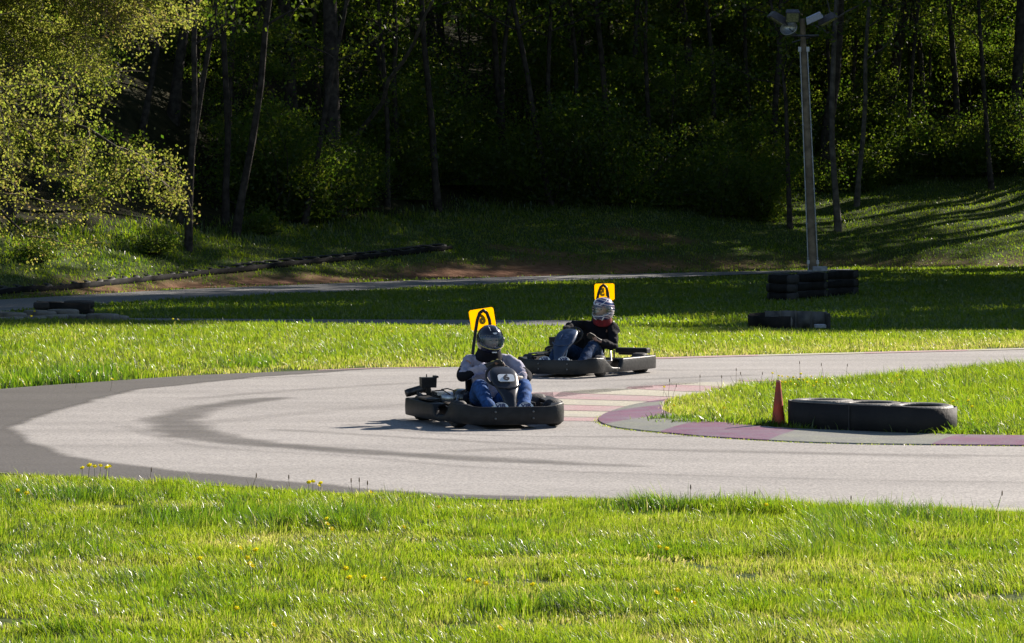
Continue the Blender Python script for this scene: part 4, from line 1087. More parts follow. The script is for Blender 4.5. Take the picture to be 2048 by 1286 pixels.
def hand_chains(wrist, knuckle, curl, side, r=.0095):
    """palm plus five separately curled fingers; knuckle: middle of the knuckle row; curl: direction fingers close to"""
    w_, k, c = Vector(wrist), Vector(knuckle), Vector(curl).normalized(); d = (k-w_).normalized()
    s = d.cross(c).normalized(); L = []
    palm = w_.lerp(k, .55)
    L.append([(*w_, .026), (*palm, (.036,.020))])
    for i, (o, ln) in enumerate(((-1.5,.78),(-.5,.95),(.5,1.0),(1.5,.90))):
        b = k + s*o*.019; f = [(*palm, (.036,.020)), (*(b-d*.012), .012)]
        p = b; dd = d
        for j, (seg, ang) in enumerate(((.036,.55),(.026,.9),(.020,.7))):
            dd = (dd*math.cos(ang)+c*math.sin(ang)).normalized() if j == 0 else (dd + c*ang).normalized()
            if j == 2: dd = (dd - d*.5).normalized()
            p = p + dd*seg*ln; f.append((*p, r*(1-.08*j)))
        L.append(f)
    tb = w_.lerp(k, .35) + s*side*.022; t1 = tb + (s*side*.7+d*.6+c*.3).normalized()*.034; t2 = t1 + (d*.7+c*.9).normalized()*.028
    L.append([(*palm, (.036,.020)), (*tb, .013), (*t1, .011), (*t2, .0095)])
    return L

def make_driver(loc, rz, label, J, mats, collar, helmet_kind, look=0.0):
    e_name = 'person'
    P = J; body = [[(*P['pelvis'], .095), (*P['waist'], (.105,.085)), (*P['chest'], (.110,.08)), (*P['neck'], .045), (*P['skull'], .062), (*P['head'], .085), (*P['crown'], .06)]]
    for s in ('l', 'r'):
        body.append([(*P['chest'], (.110,.08)), (*P['sh_'+s], .052), (*L3(P['sh_'+s], P['el_'+s], .5), .045), (*P['el_'+s], .036), (*L3(P['el_'+s], P['wr_'+s], .4), .038), (*P['wr_'+s], .026)])
        body.append([(*P['pelvis'], .095), (*P['hip_'+s], .085), (*L3(P['hip_'+s], P['kn_'+s], .5), .070), (*P['kn_'+s], .052), (*L3(P['kn_'+s], P['an_'+s], .35), .052), (*P['an_'+s], .035), (*P['toe_'+s], (.036,.025))])
        body += hand_chains(P['wr_'+s], P['hd_'+s], P['curl_'+s], 1 if s == 'l' else -1)
    me = skin_mesh('person', body)
    b = link('person', me, M['skin']); b.location = loc; b.rotation_euler = (0, 0, rz); tag(b, label, 'person')
    # shirt
    k = 1.18; sh = [[(*L3(P['pelvis'], P['waist'], -.15), (.155,.135)), (*L3(P['pelvis'], P['waist'], .2), (.160,.135)), (*P['waist'], (.165,.14)), (*P['chest'], (.190,.135)), (*L3(P['chest'], P['neck'], .72), (.120,.10)), (*P['neck'], .085)]]
    for s in ('l', 'r'):
        m1 = L3(P['sh_'+s], P['el_'+s], .5); m2 = L3(P['el_'+s], P['wr_'+s], .45)
        sh.append([(*P['chest'], (.185,.130)), (*P['sh_'+s], .070), (*m1, .060), (*P['el_'+s], .054), (*m2, .050), (*L3(P['el_'+s], P['wr_'+s], 1.0), .043)])
    me = skin_mesh('shirt', sh); cn = len(me.vertices); co = np.empty(cn*3); me.vertices.foreach_get('co', co); co = co.reshape(-1, 3)
    no = np.empty(cn*3); me.vertices.foreach_get('normal', no); no = no.reshape(-1, 3)
    fold = (fbm(co[:,0]*17+co[:,2]*26, co[:,1]*14-co[:,2]*12, 3, 3)-.5)*.075
    co = co + no*fold[:,None]; me.vertices.foreach_set('co', co.ravel().astype(np.float32)); me.update()
    so_ = link('shirt', me, mats['shirt'], b)
    if helmet_kind == 1:
        for s in ('l', 'r'):
            sg_ = -1 if s == 'l' else 1; off = Vector((sg_*.028, -.012, -.022)); q = lambda v, r_: (*(Vector(v)+off), r_)
            pm = skin_mesh('sleeve_panel', [[q(L3(P['sh_'+s], P['el_'+s], .25), .040), q(L3(P['sh_'+s], P['el_'+s], .6), .056), q(P['el_'+s], .060), q(L3(P['el_'+s], P['wr_'+s], .35), .044), q(L3(P['el_'+s], P['wr_'+s], .55), .026)]])
            link('sleeve_panel', pm, M['black_cloth'], so_)
    # trousers
    tr = [[(*P['pelvis'], (.155,.135)), (*L3(P['pelvis'], P['waist'], .4), (.15,.125))]]
    for s in ('l', 'r'):
        tr.append([(*P['pelvis'], (.150,.125)), (*P['hip_'+s], .105), (*L3(P['hip_'+s], P['kn_'+s], .5), .092), (*P['kn_'+s], .077), (*L3(P['kn_'+s], P['an_'+s], .4), .073), (*L3(P['kn_'+s], P['an_'+s], 1.0), .060)])
    me = skin_mesh('jeans', tr); cn = len(me.vertices); co = np.empty(cn*3); me.vertices.foreach_get('co', co); co = co.reshape(-1, 3)
    no = np.empty(cn*3); me.vertices.foreach_get('normal', no); no = no.reshape(-1, 3)
    co = co + no*((fbm(co[:,0]*14+co[:,2]*10, co[:,1]*13+co[:,2]*16, 7, 3)-.5)*.022)[:,None]; me.vertices.foreach_set('co', co.ravel().astype(np.float32)); me.update()
    link('jeans', me, mats['jeans'], b)
    for s in ('l', 'r'):
        gl = hand_chains(P['wr_'+s], P['hd_'+s], P['curl_'+s], 1 if s == 'l' else -1, .0125)
        w0 = Vector(P['wr_'+s]); w1 = w0 + (Vector(P['el_'+s])-w0).normalized()*.07
        gl = [[(*w1, .040), (*w0, .034), gl[0][1]]] + gl[1:]
        g_ = link('glove', skin_mesh('glove', gl, lvl=2), mats['glove'], b)
        pd = MB(); wv, kv = Vector(P['wr_'+s]), Vector(P['hd_'+s]); cc = Vector(P['curl_'+s]).normalized(); dd = (kv-wv).normalized(); side = dd.cross(cc).normalized()
        up = -cc
        pd.ell(wv.lerp(kv, .6)+up*.020, (.030,.034,.008), Matrix((side, dd, up)).transposed(), 12, 8)
        for i in (-1.5,-.5,.5,1.5): pd.ell(kv+side*i*.019+up*.013+dd*.004, (.008,.014,.007), Matrix((side, dd, up)).transposed(), 8, 6)
        pd.build('knuckle_panel', mats['glove2'], g_)
        a, t = Vector(P['an_'+s]), Vector(P['toe_'+s]); shm = skin_mesh('shoe', [[(*(a+(a-t)*.25-Vector((0,0,.03))), .04), (*a, .048), (*a.lerp(t, .55), (.046,.038)), (*t, (.044,.028)), (*(t+(t-a)*.12), (.03,.018))]])
        link('shoe', shm, mats['shoe'], b)
    # collar / neck sock
    nk, hd = Vector(P['neck']), Vector(P['head'])
    c = MB(); ax = (hd-nk).normalized(); qm = Vector((0,0,1)).rotation_difference(ax).to_matrix().to_4x4()
    c.lathe([(.118,-.035),(.118,-.01),(.110,.02),(.106,.05),(.10,.07)] if helmet_kind == 2 else [(.14,-.05),(.130,-.02),(.116,.02),(.110,.05),(.10,.07)], 24, Matrix.Translation(nk+ax*.015) @ qm)
    co_ = c.build('neck_collar', collar, b); mm = co_.modifiers.new('t', 'SOLIDIFY'); mm.thickness = .012
    # head details inside the helmet
    Mh = Matrix.Translation(hd) @ Matrix.Rotation(look, 4, 'Z') @ Matrix.Rotation((hd.x-nk.x)*.8, 4, 'Y') @ Matrix.Rotation(.10, 4, 'X')
    M3 = Mh.to_3x3()
    f = MB(); f.ell(Mh @ Vector((0,-.02,-.01)), (.072,.085,.098), M3, 18, 14); 
    f.ell(Mh @ Vector((0,-.108,-.012)), (.013,.018,.024), M3, 10, 8); f.ell(Mh @ Vector((0,-.100,.030)), (.048,.012,.010), M3, 12, 6)
    f.ell(Mh @ Vector((0,-.100,-.055)), (.024,.010,.009), M3, 10, 6)
    fc = f.build('face', M['skin'], b)
    ey = MB()
    for s in (-1, 1): ey.ell(Mh @ Vector((s*.030,-.098,.012)), (.014,.008,.008), M3, 10, 8); ey.ell(Mh @ Vector((s*.032,-.104,.037)), (.019,.006,.005), M3, 10, 6)
    ey.build('eyes', M['ink'], fc)
    # helmet shell with an eye port
    V = []; Fs = []; nu, nv = 48, 30
    def sh_pt(a, p, k=1.0):
        # a azimuth (0 = front), p elevation
        rx, ry, rz_ = .128*k, .158*k, .142*k
        cp = math.copysign(abs(math.cos(p))**.88, math.cos(p)); x = rx*cp*math.sin(a); y = -ry*cp*math.cos(a); z = rz_*math.sin(p)
        if z < 0:
            fr = max(0, math.cos(a))
            z = z*1.02; y -= .022*fr*min(1, -z/.08); x *= 1+.05*(-z/.14)*(1-fr)
        return Mh @ Vector((x, y+.012, z+.006))
    def port(a, p):
        a = (a+math.pi) % (2*math.pi)-math.pi
        return abs(a) < 1.20 and -.44 + .22*(abs(a)/1.2)**2 < p < .36 - .10*(abs(a)/1.2)**2
    for j in range(nv+1):
        p = -1.02 + (math.pi/2+1.02)*j/nv
        for i in range(nu): V.append(sh_pt(2*math.pi*i/nu, p))
    for j in range(nv):
        for i in range(nu):
            pc = -1.02+(math.pi/2+1.02)*(j+.5)/nv; ac = 2*math.pi*(i+.5)/nu
            if port(ac, pc): continue
            Fs.append((j*nu+i, j*nu+(i+1) % nu, (j+1)*nu+(i+1) % nu, (j+1)*nu+i))
    me = bpy.data.meshes.new('helmet'); me.from_pydata(V, [], Fs); smooth(me)
    he = link('helmet', me, mats['helmet'], b); m = he.modifiers.new('t', 'SOLIDIFY'); m.thickness = .018; m.offset = -1
    V = []; Fs = []; na, npn = 26, 10
    for j in range(npn+1):
        for i in range(na+1):
            a = -1.34+2.68*i/na; q = (abs(a)/1.34)**2; lo, hi = -.50+.30*q, .42-.18*q
            V.append(sh_pt(a, lo+(hi-lo)*j/npn, 1.035))
    for j in range(npn):
        for i in range(na): Fs.append((j*(na+1)+i, j*(na+1)+i+1, (j+1)*(na+1)+i+1, (j+1)*(na+1)+i))
    me = bpy.data.meshes.new('visor'); me.from_pydata(V, [], Fs); smooth(me); link('visor', me, mats['visor'], he)
    for s in (-1, 1):
        pv = MB(); pv.lathe([(0,.008),(.02,.007),(.024,0)], 14, Matrix.Translation(sh_pt(s*1.38, .0, 1.03)) @ Vector((0,0,1)).rotation_difference((M3 @ Vector((s,-.15,0))).normalized()).to_matrix().to_4x4())
        pv.build('visor_pivot', mats['trim'], he)
    tr_ = MB()
    pts = [sh_pt(a, -.53+.30*(abs(a)/1.34)**2, 1.045) for a in np.linspace(-1.34, 1.34, 24)]; tr_.tube(pts, .0035, 5)
    tr_.build('visor_edge', mats['edge'], he)
    vent = MB(); Mv = frame_matrix(sh_pt(.0, -.80, 1.03), M3 @ Vector((1,0,0)), M3 @ Vector((0,0,1))); rounded_plate(vent, Mv @ Matrix.Translation((0,0,.004)), .050, .010, .008, .004); vent.build('chin_vent', mats['vent'], he)
    badge = MB()
    for s, t in ((-1,0),(1,0)):
        Mv = frame_matrix(sh_pt(s*.07, .56, 1.02), M3 @ Vector((1,0,.25*s)), M3 @ Vector((0,.4,1))); badge.add([Mv @ Vector(q) for q in ((-.018,0,.002),(0,-.010,.002),(.018,0,.002),(0,.010,.002))], [(0,1,2,3)])
    badge.build('forehead_emblem', M['white'] if helmet_kind == 1 else mats['edge'], he)
    if helmet_kind == 2:
        ck = MB()
        for s in (-1, 1):
            ck.tube([sh_pt(s*.75, -.55, 1.03), sh_pt(s*.62, -.75, 1.04), sh_pt(s*.50, -.95, 1.04)], [.006,.012,.008], 8, flat=.5)
        ck.build('chin_stripe', M['white'], he)
        sp = MB()
        for s in (-1, 1):
            sp.tube([sh_pt(s*.25, .45, 1.01), sh_pt(s*.65, .62, 1.01), sh_pt(s*1.0, .85, 1.01), sh_pt(s*1.5, 1.1, 1.01)], [.007,.010,.009,.004], 6, flat=.5)
        sp.build('shell_stripe', M['white'], he)
    else:
        sp = MB()
        for s in (-1, 1): sp.tube([sh_pt(s*.35, .75, 1.01), sh_pt(s*.55, 1.05, 1.012), sh_pt(s*1.0, 1.3, 1.01)], [.002,.004,.002], 5, flat=.5)
        sp.build('shell_stripe', M['white'], he)
    return b
J1 = dict(pelvis=(.02,.32,.20), waist=(.02,.35,.33), chest=(.02,.335,.50), neck=(.022,.27,.645), skull=(.022,.245,.70), head=(.024,.215,.785), crown=(.024,.215,.86),
  sh_l=(-.175,.30,.59), el_l=(-.275,.08,.455), wr_l=(-.080,-.17,.560), hd_l=(.005,-.225,.592), curl_l=(.2,-.75,-.45),
  sh_r=(.225,.29,.59), el_r=(.335,.06,.455), wr_r=(.235,-.16,.425), hd_r=(.175,-.245,.44), curl_r=(-.3,-.6,.1),
  hip_l=(-.09,.27,.18), kn_l=(-.185,-.24,.375), an_l=(-.150,-.60,.15), toe_l=(-.135,-.75,.155),
  hip_r=(.12,.27,.18), kn_r=(.265,-.23,.375), an_r=(.165,-.60,.15), toe_r=(.145,-.75,.155))
J2 = dict(pelvis=(.03,.32,.20), waist=(.06,.35,.33), chest=(.11,.335,.49), neck=(.185,.27,.635), skull=(.20,.24,.69), head=(.215,.20,.775), crown=(.225,.20,.85),
  sh_l=(-.075,.28,.60), el_l=(-.13,.03,.565), wr_l=(-.13,-.20,.545), hd_l=(-.075,-.275,.57), curl_l=(.2,-.75,-.5),
  sh_r=(.305,.30,.575), el_r=(.40,.08,.33), wr_r=(.30,-.13,.40), hd_r=(.225,-.19,.455), curl_r=(-.45,-.6,.3),
  hip_l=(-.09,.27,.18), kn_l=(-.17,-.22,.36), an_l=(-.150,-.60,.15), toe_l=(-.135,-.75,.155),
  hip_r=(.12,.27,.18), kn_r=(.225,-.16,.36), an_r=(.190,-.52,.13), toe_r=(.165,-.69,.14))
make_driver(*K1, 'person in grey shirt, blue jeans and black helmet driving the nearer kart', J1,
  dict(shirt=M['shirt'], jeans=M['denim'], glove=M['glove'], glove2=M['glove_yellow'], shoe=M['shoe'], helmet=M['helmet_black'], visor=M['visor_blue'], trim=M['steel_dark'], edge=M['glove_yellow'], vent=M['white']), M['black_cloth'], 1, .12)
make_driver(*K2, 'person in black top, red neck scarf and patterned helmet driving the farther kart', J2,
  dict(shirt=M['black_cloth'], jeans=M['denim_dark'], glove=M['glove'], glove2=M['glove_tan'], shoe=M['shoe_red'], helmet=M['helmet_pattern'], visor=M['visor_clear'], trim=M['steel'], edge=M['white'], vent=M['ink']), M['red_cloth'], 2, -.18)

# ------------------------------------------------------------------ tyres and barriers
def tyre_shape(mb, c, R=.31, wd=.19, Mx=None, n=32):
    Mm = Matrix.Translation(c) @ (Mx or Matrix.Identity(4))
    mb.lathe([(R*.60,-wd*.36),(R*.66,-wd*.46),(R*.82,-wd*.5),(R*.95,-wd*.43),(R,-wd*.25),(R*1.005,0),(R,wd*.25),(R*.95,wd*.43),(R*.82,wd*.5),(R*.66,wd*.46),(R*.60,wd*.36),(R*.72,wd*.30),(R*.90,wd*.2),(R*.92,0),(R*.90,-wd*.2),(R*.72,-wd*.30)], n, Mm, closed=True)
def stadium(pts, r, n=10):
    """outline hugging circles of radius r at pts (monotone row)"""
    P = [Vector((x, y, 0)) for x, y in pts]; L_ = []; R_2 = []
    for i in range(len(P)):
        d = (P[min(i+1, len(P)-1)]-P[max(i-1, 0)]).normalized(); nn = Vector((-d.y, d.x, 0)); L_.append(P[i]+nn*r); R_2.append(P[i]-nn*r)
    def arc(c, d, a0): 
        b = math.atan2(d.y, d.x); return [c+Vector((math.cos(b+a0+math.pi*k/n), math.sin(b+a0+math.pi*k/n), 0))*r for k in range(1, n)]
    d1 = (P[-1]-P[-2]).normalized(); d0 = (P[0]-P[1]).normalized()
    return R_2 + arc(P[-1], d1, -math.pi/2) + L_[::-1] + arc(P[0], d0, -math.pi/2)

# the near barrier on the island
e = empty('tyre_barrier', (3.33, 32.55, .01)); tag(e, 'low black three tyre barrier wrapped in rubber belt beside the orange cone', 'tyre barrier')
base = Vector((3.33, 32.55, .01)); cs = [(2.925,32.98),(3.335,32.55),(3.765,32.17)]
for i, (x, y) in enumerate(cs):
    t = MB()
    for k, z in enumerate((.070, .212)):
        tyre_shape(t, Vector((x, y, z+.012*i*0)) - base, .305 if i < 2 else .30, .145, Matrix.Rotation(.02*(i-1), 4, 'X'), 40)
    t.build('tyre', M['rubber_dusty_sheen'], e)
out = stadium(cs, .325, 14); n = len(out); V = []
for p in out:
    for z in (.0, .272): V.append(Vector((p.x, p.y, z + (.012*math.sin(p.x*6)))) - base)
me = bpy.data.meshes.new('belt'); me.from_pydata(V, [], [(2*i, 2*((i+1) % n), 2*((i+1) % n)+1, 2*i+1) for i in range(n)]); smooth(me)
o = link('belt', me, M['belt'], e); m = o.modifiers.new('t', 'SOLIDIFY'); m.thickness = .014
sm_ = MB(); q = min(out, key=lambda p: abs((1024+p.x*F/p.y)-1689) + (0 if p.y < 32.6 else 1e3)); sm_.box(Vector((q.x, q.y-.012, .145))-base, (.006,.012,.29)); 
sm_.build('belt_seam', M['ink'], o)
sc_ = MB(); sc_.lathe([(0,.006),(.006,.005),(.009,0)], 8, Matrix.Translation(Vector((3.33,32.235,.21))-base) @ Matrix.Rotation(math.pi/2, 4, 'X')); sc_.build('belt_bolt', M['steel'], o)

# low barrier ring at the edge of the sunlit grass, right
e = empty('tyre_barrier', (4.9, 56.6, .0)); tag(e, 'low open ring of belt wrapped tyres standing at the edge of the sunlit grass', 'tyre barrier'); base = Vector((4.9,56.6,-.03))
def belt_wall(path, z0, z1, parent, base, th=.012, name='belt'):
    V = []; n = len(path)
    for i, (x, y) in enumerate(path):
        for z in (z0 if not hasattr(z0, '__len__') else z0[i], z1 if not hasattr(z1, '__len__') else z1[i]): V.append(Vector((x, y, z)) - base)
    me = bpy.data.meshes.new(name); me.from_pydata(V, [], [(2*i, 2*i+2, 2*i+3, 2*i+1) for i in range(n-1)]); smooth(me)
    o = link(name, me, M['belt_pale'] if name == 'belt' else M['rubber_dusty_sheen'], parent); m = o.modifiers.new('t', 'SOLIDIFY'); m.thickness = th; return o
M['belt_pale'] = mat('worn_belt_rubber', (.010,.010,.010), .9, scale=4, bump=.3, bscale=20, col2=(.022,.021,.02), spec=.1)
def PX(px, Y): return ((px-1024)*Y/F, Y)
front = cr([PX(1580,55.9),PX(1550,55.75),PX(1520,55.8),PX(1502,56.1),PX(1498,56.6),PX(1506,57.2),PX(1530,57.6)], 5)
belt_wall([tuple(p) for p in front], -.05, .175, e, base, .02)
back = [PX(1530,57.6),PX(1560,57.8)]
segs = [(1530,1560),(1561,1591),(1592,1622),(1623,1651)]
for i, (a, b) in enumerate(segs):
    belt_wall([PX(a,57.7-.05*i),PX((a+b)/2,57.75-.05*i),PX(b,57.65-.05*i)], -.12, .200-.006*abs(i-1), e, base, .02, 'tyre_tread')
    dv = MB(); dv.box(Vector((*PX(b+.5, 57.6-.05*i), .04))-base, (.022,.06,.32)); dv.build('belt_joint', M['rubber_dusty_sheen'], e)
sdv = MB(); t_ = PX(1655,57.2); sdv.box(Vector((t_[0], t_[1], .03))-base, (.06,.5,.30)); bevel(sdv.build('end_tyre', M['rubber'], e), .02)
ty = MB(); tyre_shape(ty, Vector((*PX(1548,56.6), .05))-base, .30, .17); ty.build('tyre', M['rubber_dusty_sheen'], e)
wh = MB(); wh.box(Vector((*PX(1640,56.3), .0))-base, (.18,.25,.06)); bevel(wh.build('pale_block', M['concrete'], e), .015)

# the tall tyre stack in front of the pole
e = empty('tyre_barrier', (*PX(1625, 76), -.15)); tag(e, 'tall dark stack of tyres bound together in front of the light pole', 'tyre barrier'); base = Vector((*PX(1625,76), -.15))
for col in range(3):
    for lay in range(3):
        px = 1566 + col*60 + R_.uniform(-2, 2); Y = 74.0 + col*1.9; x, y = PX(px, Y)
        t = MB(); tyre_shape(t, Vector((x, y, -.15+.095+lay*.185)) - base, .335, .19, Matrix.Rotation(R_.uniform(-.05,.05), 4, 'X'), 24); t.build('tyre', M['rubber'], e)
for z0, z1 in ((-.13,.03),(.05,.21),(.24,.41)):
    path = []; 
    pa = [PX(1537,73.8), PX(1560,73.65), PX(1590,74.2), PX(1625,75.2), PX(1660,76.2), PX(1690,77.2), PX(1716,78.0)]
    c = cr([(x, y-.15) for x, y in pa], 4)
    belt_wall([tuple(p) for p in c], [z0+.01*math.sin(i*1.7) for i in range(len(c))], [z1+.012*math.sin(i*1.1) for i in range(len(c))], e, base, .02)
# left: small black stack, and loose flat tyres
e = empty('tyre_barrier', (*PX(128, 65.2), -.15)); tag(e, 'dark belt wrapped tyre block behind the loose flat tyres at left', 'tyre barrier'); base = Vector((*PX(128,65.2), -.15))
for px, Y in ((98,65.0),(158,65.6)):
    for lay in range(2):
        t = MB(); tyre_shape(t, Vector((*PX(px, Y), -.15+.075+.14*lay)) - base, .29, .14, None, 20); t.build('tyre', M['rubber'], e)
belt_wall([PX(73,65.6),PX(76,65.1),PX(100,64.7),PX(130,64.8),PX(160,65.0),PX(178,65.1),PX(182,65.6)], -.15, [.135,.138,.135,.125,.11,.09,.085], e, base, .02)
k = 0
for px, Y, z in ((-25,60.7,.03),(15,60.9,.035),(60,61.3,.04),(103,61.8,.04),(145,62.2,.035),(188,62.0,.03),(20,61.5,.10),(125,62.9,.10),(205,61.6,.07),(225,62.3,.02),(80,62.6,.09)):
    x, y = PX(px, Y); t = MB(); tyre_shape(t, Vector((0,0,0)), .30, .15, Matrix.Rotation(R_.uniform(-.06,.06), 4, 'Y'), 28)
    o = t.build('tyre', M['rubber_dusty_sheen']); o.location = (x, y, z-.11); tag(o, 'dusty flat tyre lying loose at the left edge of the sunlit grass', 'tyre', 'loose tyres lying flat at left')
# long low barrier along the foot of the bank
bp_ = [gp(*p) for p in ((-60,603),(0,592),(120,582),(260,568),(380,556),(500,543),(600,531),(700,522),(800,512),(905,500))]
c = cr([(p.x, p.y) for p in bp_], 10); e = empty('tyre_barrier', tuple(bp_[5])); base = bp_[5].copy(); tag(e, 'long low black barrier of belted tyres running along the foot of the bank', 'tyre barrier')
L = np.concatenate([[0], np.cumsum(np.linalg.norm(np.diff(c, axis=0), axis=1))]); s_ = .3
while s_ < L[-1]-.2:
    x, y = np.interp(s_, L, c[:,0]), np.interp(s_, L, c[:,1]); t = MB(); z = float(terr(x, y))
    i_ = min(int(np.searchsorted(L, s_)), len(c)-1); dv_ = c[i_]-c[i_-1]; dv_ = dv_/np.hypot(*dv_)
    tyre_shape(t, Vector((x-dv_[1]*.33, y+dv_[0]*.33, z+.06)) - base, .30, .19, Matrix.Rotation(R_.uniform(-.10,.10), 4, 'Y') @ Matrix.Rotation(.13, 4, 'X'), 16); t.build('tyre', M['rubber'], e); s_ += .62
zz = [float(terr(x, y)) for x, y in c]
belt_wall([tuple(p) for p in c], [z-.03 for z in zz], [z+.135+.012*math.sin(i*.9)+.01*math.sin(i*2.3) for i, z in enumerate(zz)], e, base, .02)

# ------------------------------------------------------------------ cone
e = empty('traffic_cone', (2.515, 33.05, .0)); tag(e, 'faded orange traffic cone touching the left end of the near tyre barrier', 'cone')
cm = MB(); cm.lathe([(.062,.02),(.070,.02),(.066,.045),(.022,.435),(.020,.452),(.013,.455),(.011,.44),(.055,.05)], 28); cm.build('cone_body', M['cone'], e)
cb = MB(); cb.box((0,0,.012), (.24,.24,.022)); bevel(cb.build('cone_base', M['cone'], e), .008)
ct = MB(); ct.lathe([(.0195,.436),(.0215,.440),(.0210,.456),(.012,.458)], 24); ct.build('cone_tip', M['cone_pale'], e)

# ------------------------------------------------------------------ light pole
pb = Vector((*PX(1628, 82), -.16)); e = empty('light_pole', tuple(pb)); tag(e, 'wooden floodlight pole leaning slightly left, five lamps at its top', 'light pole')
top = Vector(((1605-1024)/F*82, 82, H+(YH-48)/F*82)) - pb; u = top.normalized(); Lp = top.length
def on(t, dx=0, dy=0): return top*t + Vector((dx, dy, 0))
p = MB(); p.tube([on(t) for t in np.linspace(-.02, 1.02, 10)], [.098-.032*i/9 for i in range(10)], 14); p.build('pole', M['wood'], e)
ft = MB(); ft.box((.02,-.02,.22), (.34,.34,.50)); ft.box((.12,-.2,.50), (.34,.12,.12)); bevel(ft.build('footing', M['concrete'], e), .02)
for s in (-1, 1):
    cd = MB(); cd.tube([on(t, s*(.115-.035*t), -.02) for t in np.linspace(.07, .90, 8)], .016, 8)
    for t in (.12,.25,.38,.5,.62,.74,.84): cd.tube([on(t, s*(.115-.035*t)-.03, -.03), on(t, s*(.115-.035*t)+.03, -.03)], .010, 6)
    co = cd.build('conduit', M['galv'], e)
    jb = MB(); jb.box(on(.905, s*.095, -.03), (.07,.07,.11)); jb.build('junction_box', M['galv'], co); jb = MB(); jb.box(on(.105, s*.11, -.03), (.06,.06,.10)); jb.build('junction_box', M['galv'], co)
ar = MB(); ar.tube([on(.955,-.30,-.05), on(.955,.36,-.05)], .03, 8); ar.tube([on(.93,-.26,0), on(.955,.30,0)], .02, 8); ar.build('crossarm', M['steel_dark'], e)
def lampbox(c, size, rx, ry, rz, case, glass=True):
    Mr = (Matrix.Rotation(rz, 3, 'Z') @ Matrix.Rotation(ry, 3, 'Y') @ Matrix.Rotation(rx, 3, 'X')); w_, d, h_ = size
    b = MB(); b.box(c, size, Mr, taper=.82); o = b.build('floodlight', case, e); bevel(o, .012)
    if glass:
        g2 = MB(); g2.box(Vector(c) + Mr @ Vector((0,0,-h_/2-.004)), (w_*.84, d*.8, .008), Mr); g2.build('glass', M['lamp_glass'], o)
    y = MB(); y.tube([Vector(c), Vector(c)*.6 + on(.955)*.4], .014, 6); y.build('bracket', M['steel_dark'], o)
s_ = 82/F
def at(px, py): return Vector(((px-1024)*s_, 82, H-(py-YH)*s_)) - pb
lampbox(at(1583,32)+Vector((0,-.25,0)), (.34,.34,.14), math.radians(-42), 0, 0, M['lamp_case'])
lampbox(at(1560,36)+Vector((-.05,.02,0)), (.44,.30,.17), 0, math.radians(30), math.radians(15), M['lamp_case'])
lampbox(at(1627,36)+Vector((0,-.12,0)), (.42,.30,.14), math.radians(12), math.radians(-24), math.radians(-10), M['lamp_grey'])
lampbox(at(1656,37)+Vector((0,.15,0)), (.46,.32,.16), 0, math.radians(-26), math.radians(-20), M['lamp_case'])
dm = MB(); c = at(1577,57)+Vector((0,-.1,0)); Mr = Matrix.Translation(c) @ Matrix.Rotation(math.radians(-128), 4, 'X') @ Matrix.Rotation(math.radians(20), 4, 'Y')
dm.lathe([(.205,-.02),(.20,.02),(.17,.09),(.11,.14),(.05,.165),(0,.17)], 28, Mr); o = dm.build('round_floodlight', M['alu'], e); m = o.modifiers.new('t', 'SOLIDIFY'); m.thickness = .01
gg = MB(); gg.lathe([(0,-.035),(.10,-.03),(.19,-.01),(.203,-.015)], 28, Mr); gg.build('glass', M['visor_clear'], o)
bb = MB(); bb.tube([c, on(.94)], .016, 6); bb.build('bracket', M['steel_dark'], o)

# ------------------------------------------------------------------ flowers and weed stalks
def flower_meshes(seed, ht, pr):
    r = random.Random(seed); s = MB(); top_ = Vector((r.gauss(0,.1)*ht, r.gauss(0,.1)*ht, ht)); s.tube([(0,0,-.01), top_*.55+Vector((.005,0,0)), top_], [.0018,.0016,.0014], 4)
    p = MB(); n = 7; TQ = Matrix.Rotation(math.radians(40), 3, 'X')
    for k in range(n):
        a = 6.283*k/n; d = TQ @ Vector((math.cos(a), math.sin(a), .35)); t = TQ @ Vector((-math.sin(a), math.cos(a), 0))
        p.add([top_, top_+d*pr*.6+t*pr*.42, top_+d*pr*1.05, top_+d*pr*.6-t*pr*.42], [(0,1,2,3)])
    p.ell(top_+Vector((0,0,.004)), (pr*.4,pr*.4,pr*.35), None, 8, 5)
    a, b = s.build('stem', M['stem']), p.build('petals', M['petal']); ma, mb_ = a.data, b.data; bpy.data.objects.remove(a); bpy.data.objects.remove(b); return ma, mb_
FL = [flower_meshes(i, h_, pr) for i, (h_, pr) in enumerate([(.13,.019),(.18,.021),(.10,.018)])]
def flowers(pts, kind_label, group, s=1.0, limit=None):
    for px, py in pts:
        v = R_.randrange(3); ht = (.14, .20, .11)[v]*s; Y = 16100/(py-YH); k = 1.0
        base = py + ht*F/Y*.93
        if limit and base < limit(px): k = (limit(px)-py)/(ht*F/Y); base = limit(px)
        p = gp(px, base); plant('yellow_flower', FL[v], p.x, p.y, R_.uniform(-1, 1), s*min(k, 2.4), kind_label, 'flower', group, ('stem', 'petals'), z=float(terr(p.x, p.y)), tilt=0)
near_px = [(160,935),(172,930),(185,936),(196,931),(205,938),(213,932),(27,985),(47,990),(610,968),(622,965),(632,972),(640,968),(655,1040),(648,1050),(660,1062),(735,985),(800,1055),(482,1100),(500,1104),(490,1118),(505,1136),(498,1130),(388,1122),(682,1142),(728,1157),(760,1160),(686,1160),(464,1218),(925,1165),(965,1170),(945,1165),(1060,1170),(538,1253),(1003,1262),(1315,1190),(1345,1200),(1380,1208),(1310,1095),(1330,1100),(1528,1012),(870,1015),(1350,1185)]
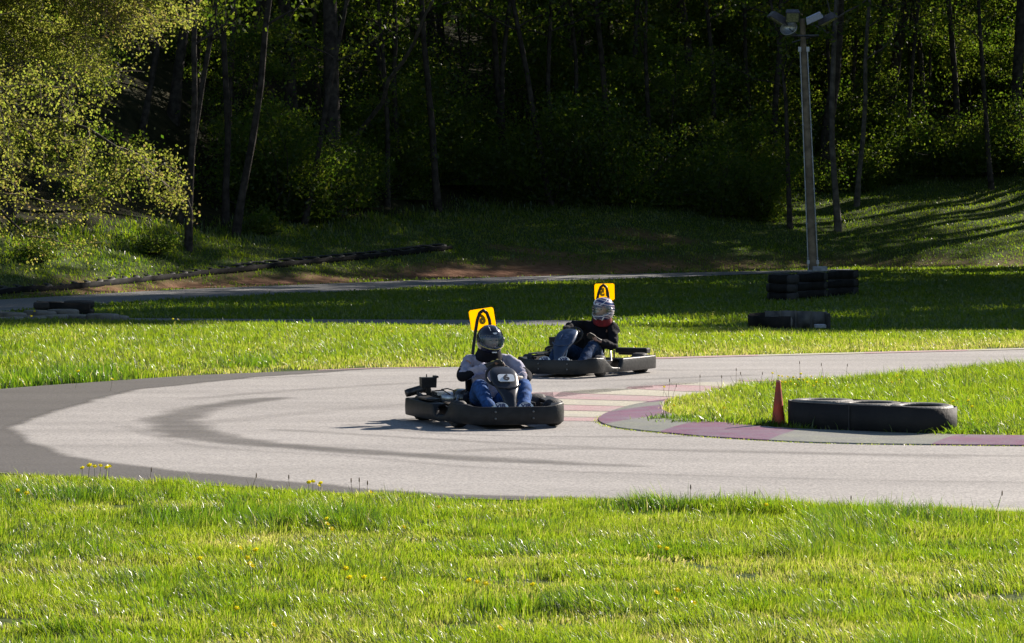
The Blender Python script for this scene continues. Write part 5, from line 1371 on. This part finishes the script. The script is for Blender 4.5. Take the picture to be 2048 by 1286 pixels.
flowers(near_px, 'small yellow flower standing in the near grass', 'yellow flowers in the near grass', 1.0, lambda x: float(np.interp(x, [0,500,850,1300,2048], [956,986,1004,1016,1034])))
flowers([(1542+R_.gauss(0,1)+11*i, 757+R_.gauss(0,5)) for i in range(12)] + [(1560+i*9, 765+R_.gauss(0,4)) for i in range(9)] + [(1650,768),(1690,772),(1790,752),(1795,760),(1800,765),(1780,765),(1900,805),(1912,800),(1925,810),(1905,815),(1930,803),(1345,812),(1445,818),(1325,775),(1898,812),(1938,815)], 'small yellow flower standing in the island grass', 'yellow flowers on the grass island', .9)
flowers([(66,624),(60,634),(214,620),(220,628),(342,640),(354,640),(455,722),(220,760),(780,663),(900,655),(1262,700),(1270,695),(60,705),(500,702),(150,745),(1485,672),(1290,690),(830,700)], 'small yellow flower standing in the grass beyond the near track', 'yellow flowers in the middle grass', 1.1)
def stalk(px, py, ht, lean, lab):
    p = gp(px, py); g = MB(); r = random.Random(int(px)); pts = wander((0,0,-.02), (lean, 0, 1), ht, 6, .06, 0, r); g.tube(pts, [.0025,.0022,.002,.002,.0018,.0015,.001], 4)
    if r.random() < .6: g.tube([pts[1], pts[1]+Vector((-.25*ht, .02, .55*ht))], [.0018,.001], 4)
    g.ell(pts[-1], (.005,.005,.02), None, 6, 5)
    o = g.build('dry_stalk', M['dry_stem']); o.location = p; tag(o, lab, 'weed', 'dry stalks at the grass edges')
for px, py, ht, ln in ((1341,810,.28,-.15),(1344,808,.22,.1),(1400,793,.24,.02),(1443,786,.20,-.05),(1472,782,.26,.03),(1490,780,.22,0),(1520,778,.20,.1),(1600,770,.28,0),(1650,766,.24,-.1),(1690,764,.22,.05),(1380,1013,.16,.15),(1500,1013,.12,.3),(705,990,.13,-.1),(716,992,.14,.02),(735,993,.12,.05),(1990,1030,.18,.2),(1700,1024,.12,.2),(300,965,.12,.1),(500,982,.15,.3),(580,986,.14,.1)):
    stalk(px, py, ht, ln, 'thin dry dark stalk rising above the grass edge')
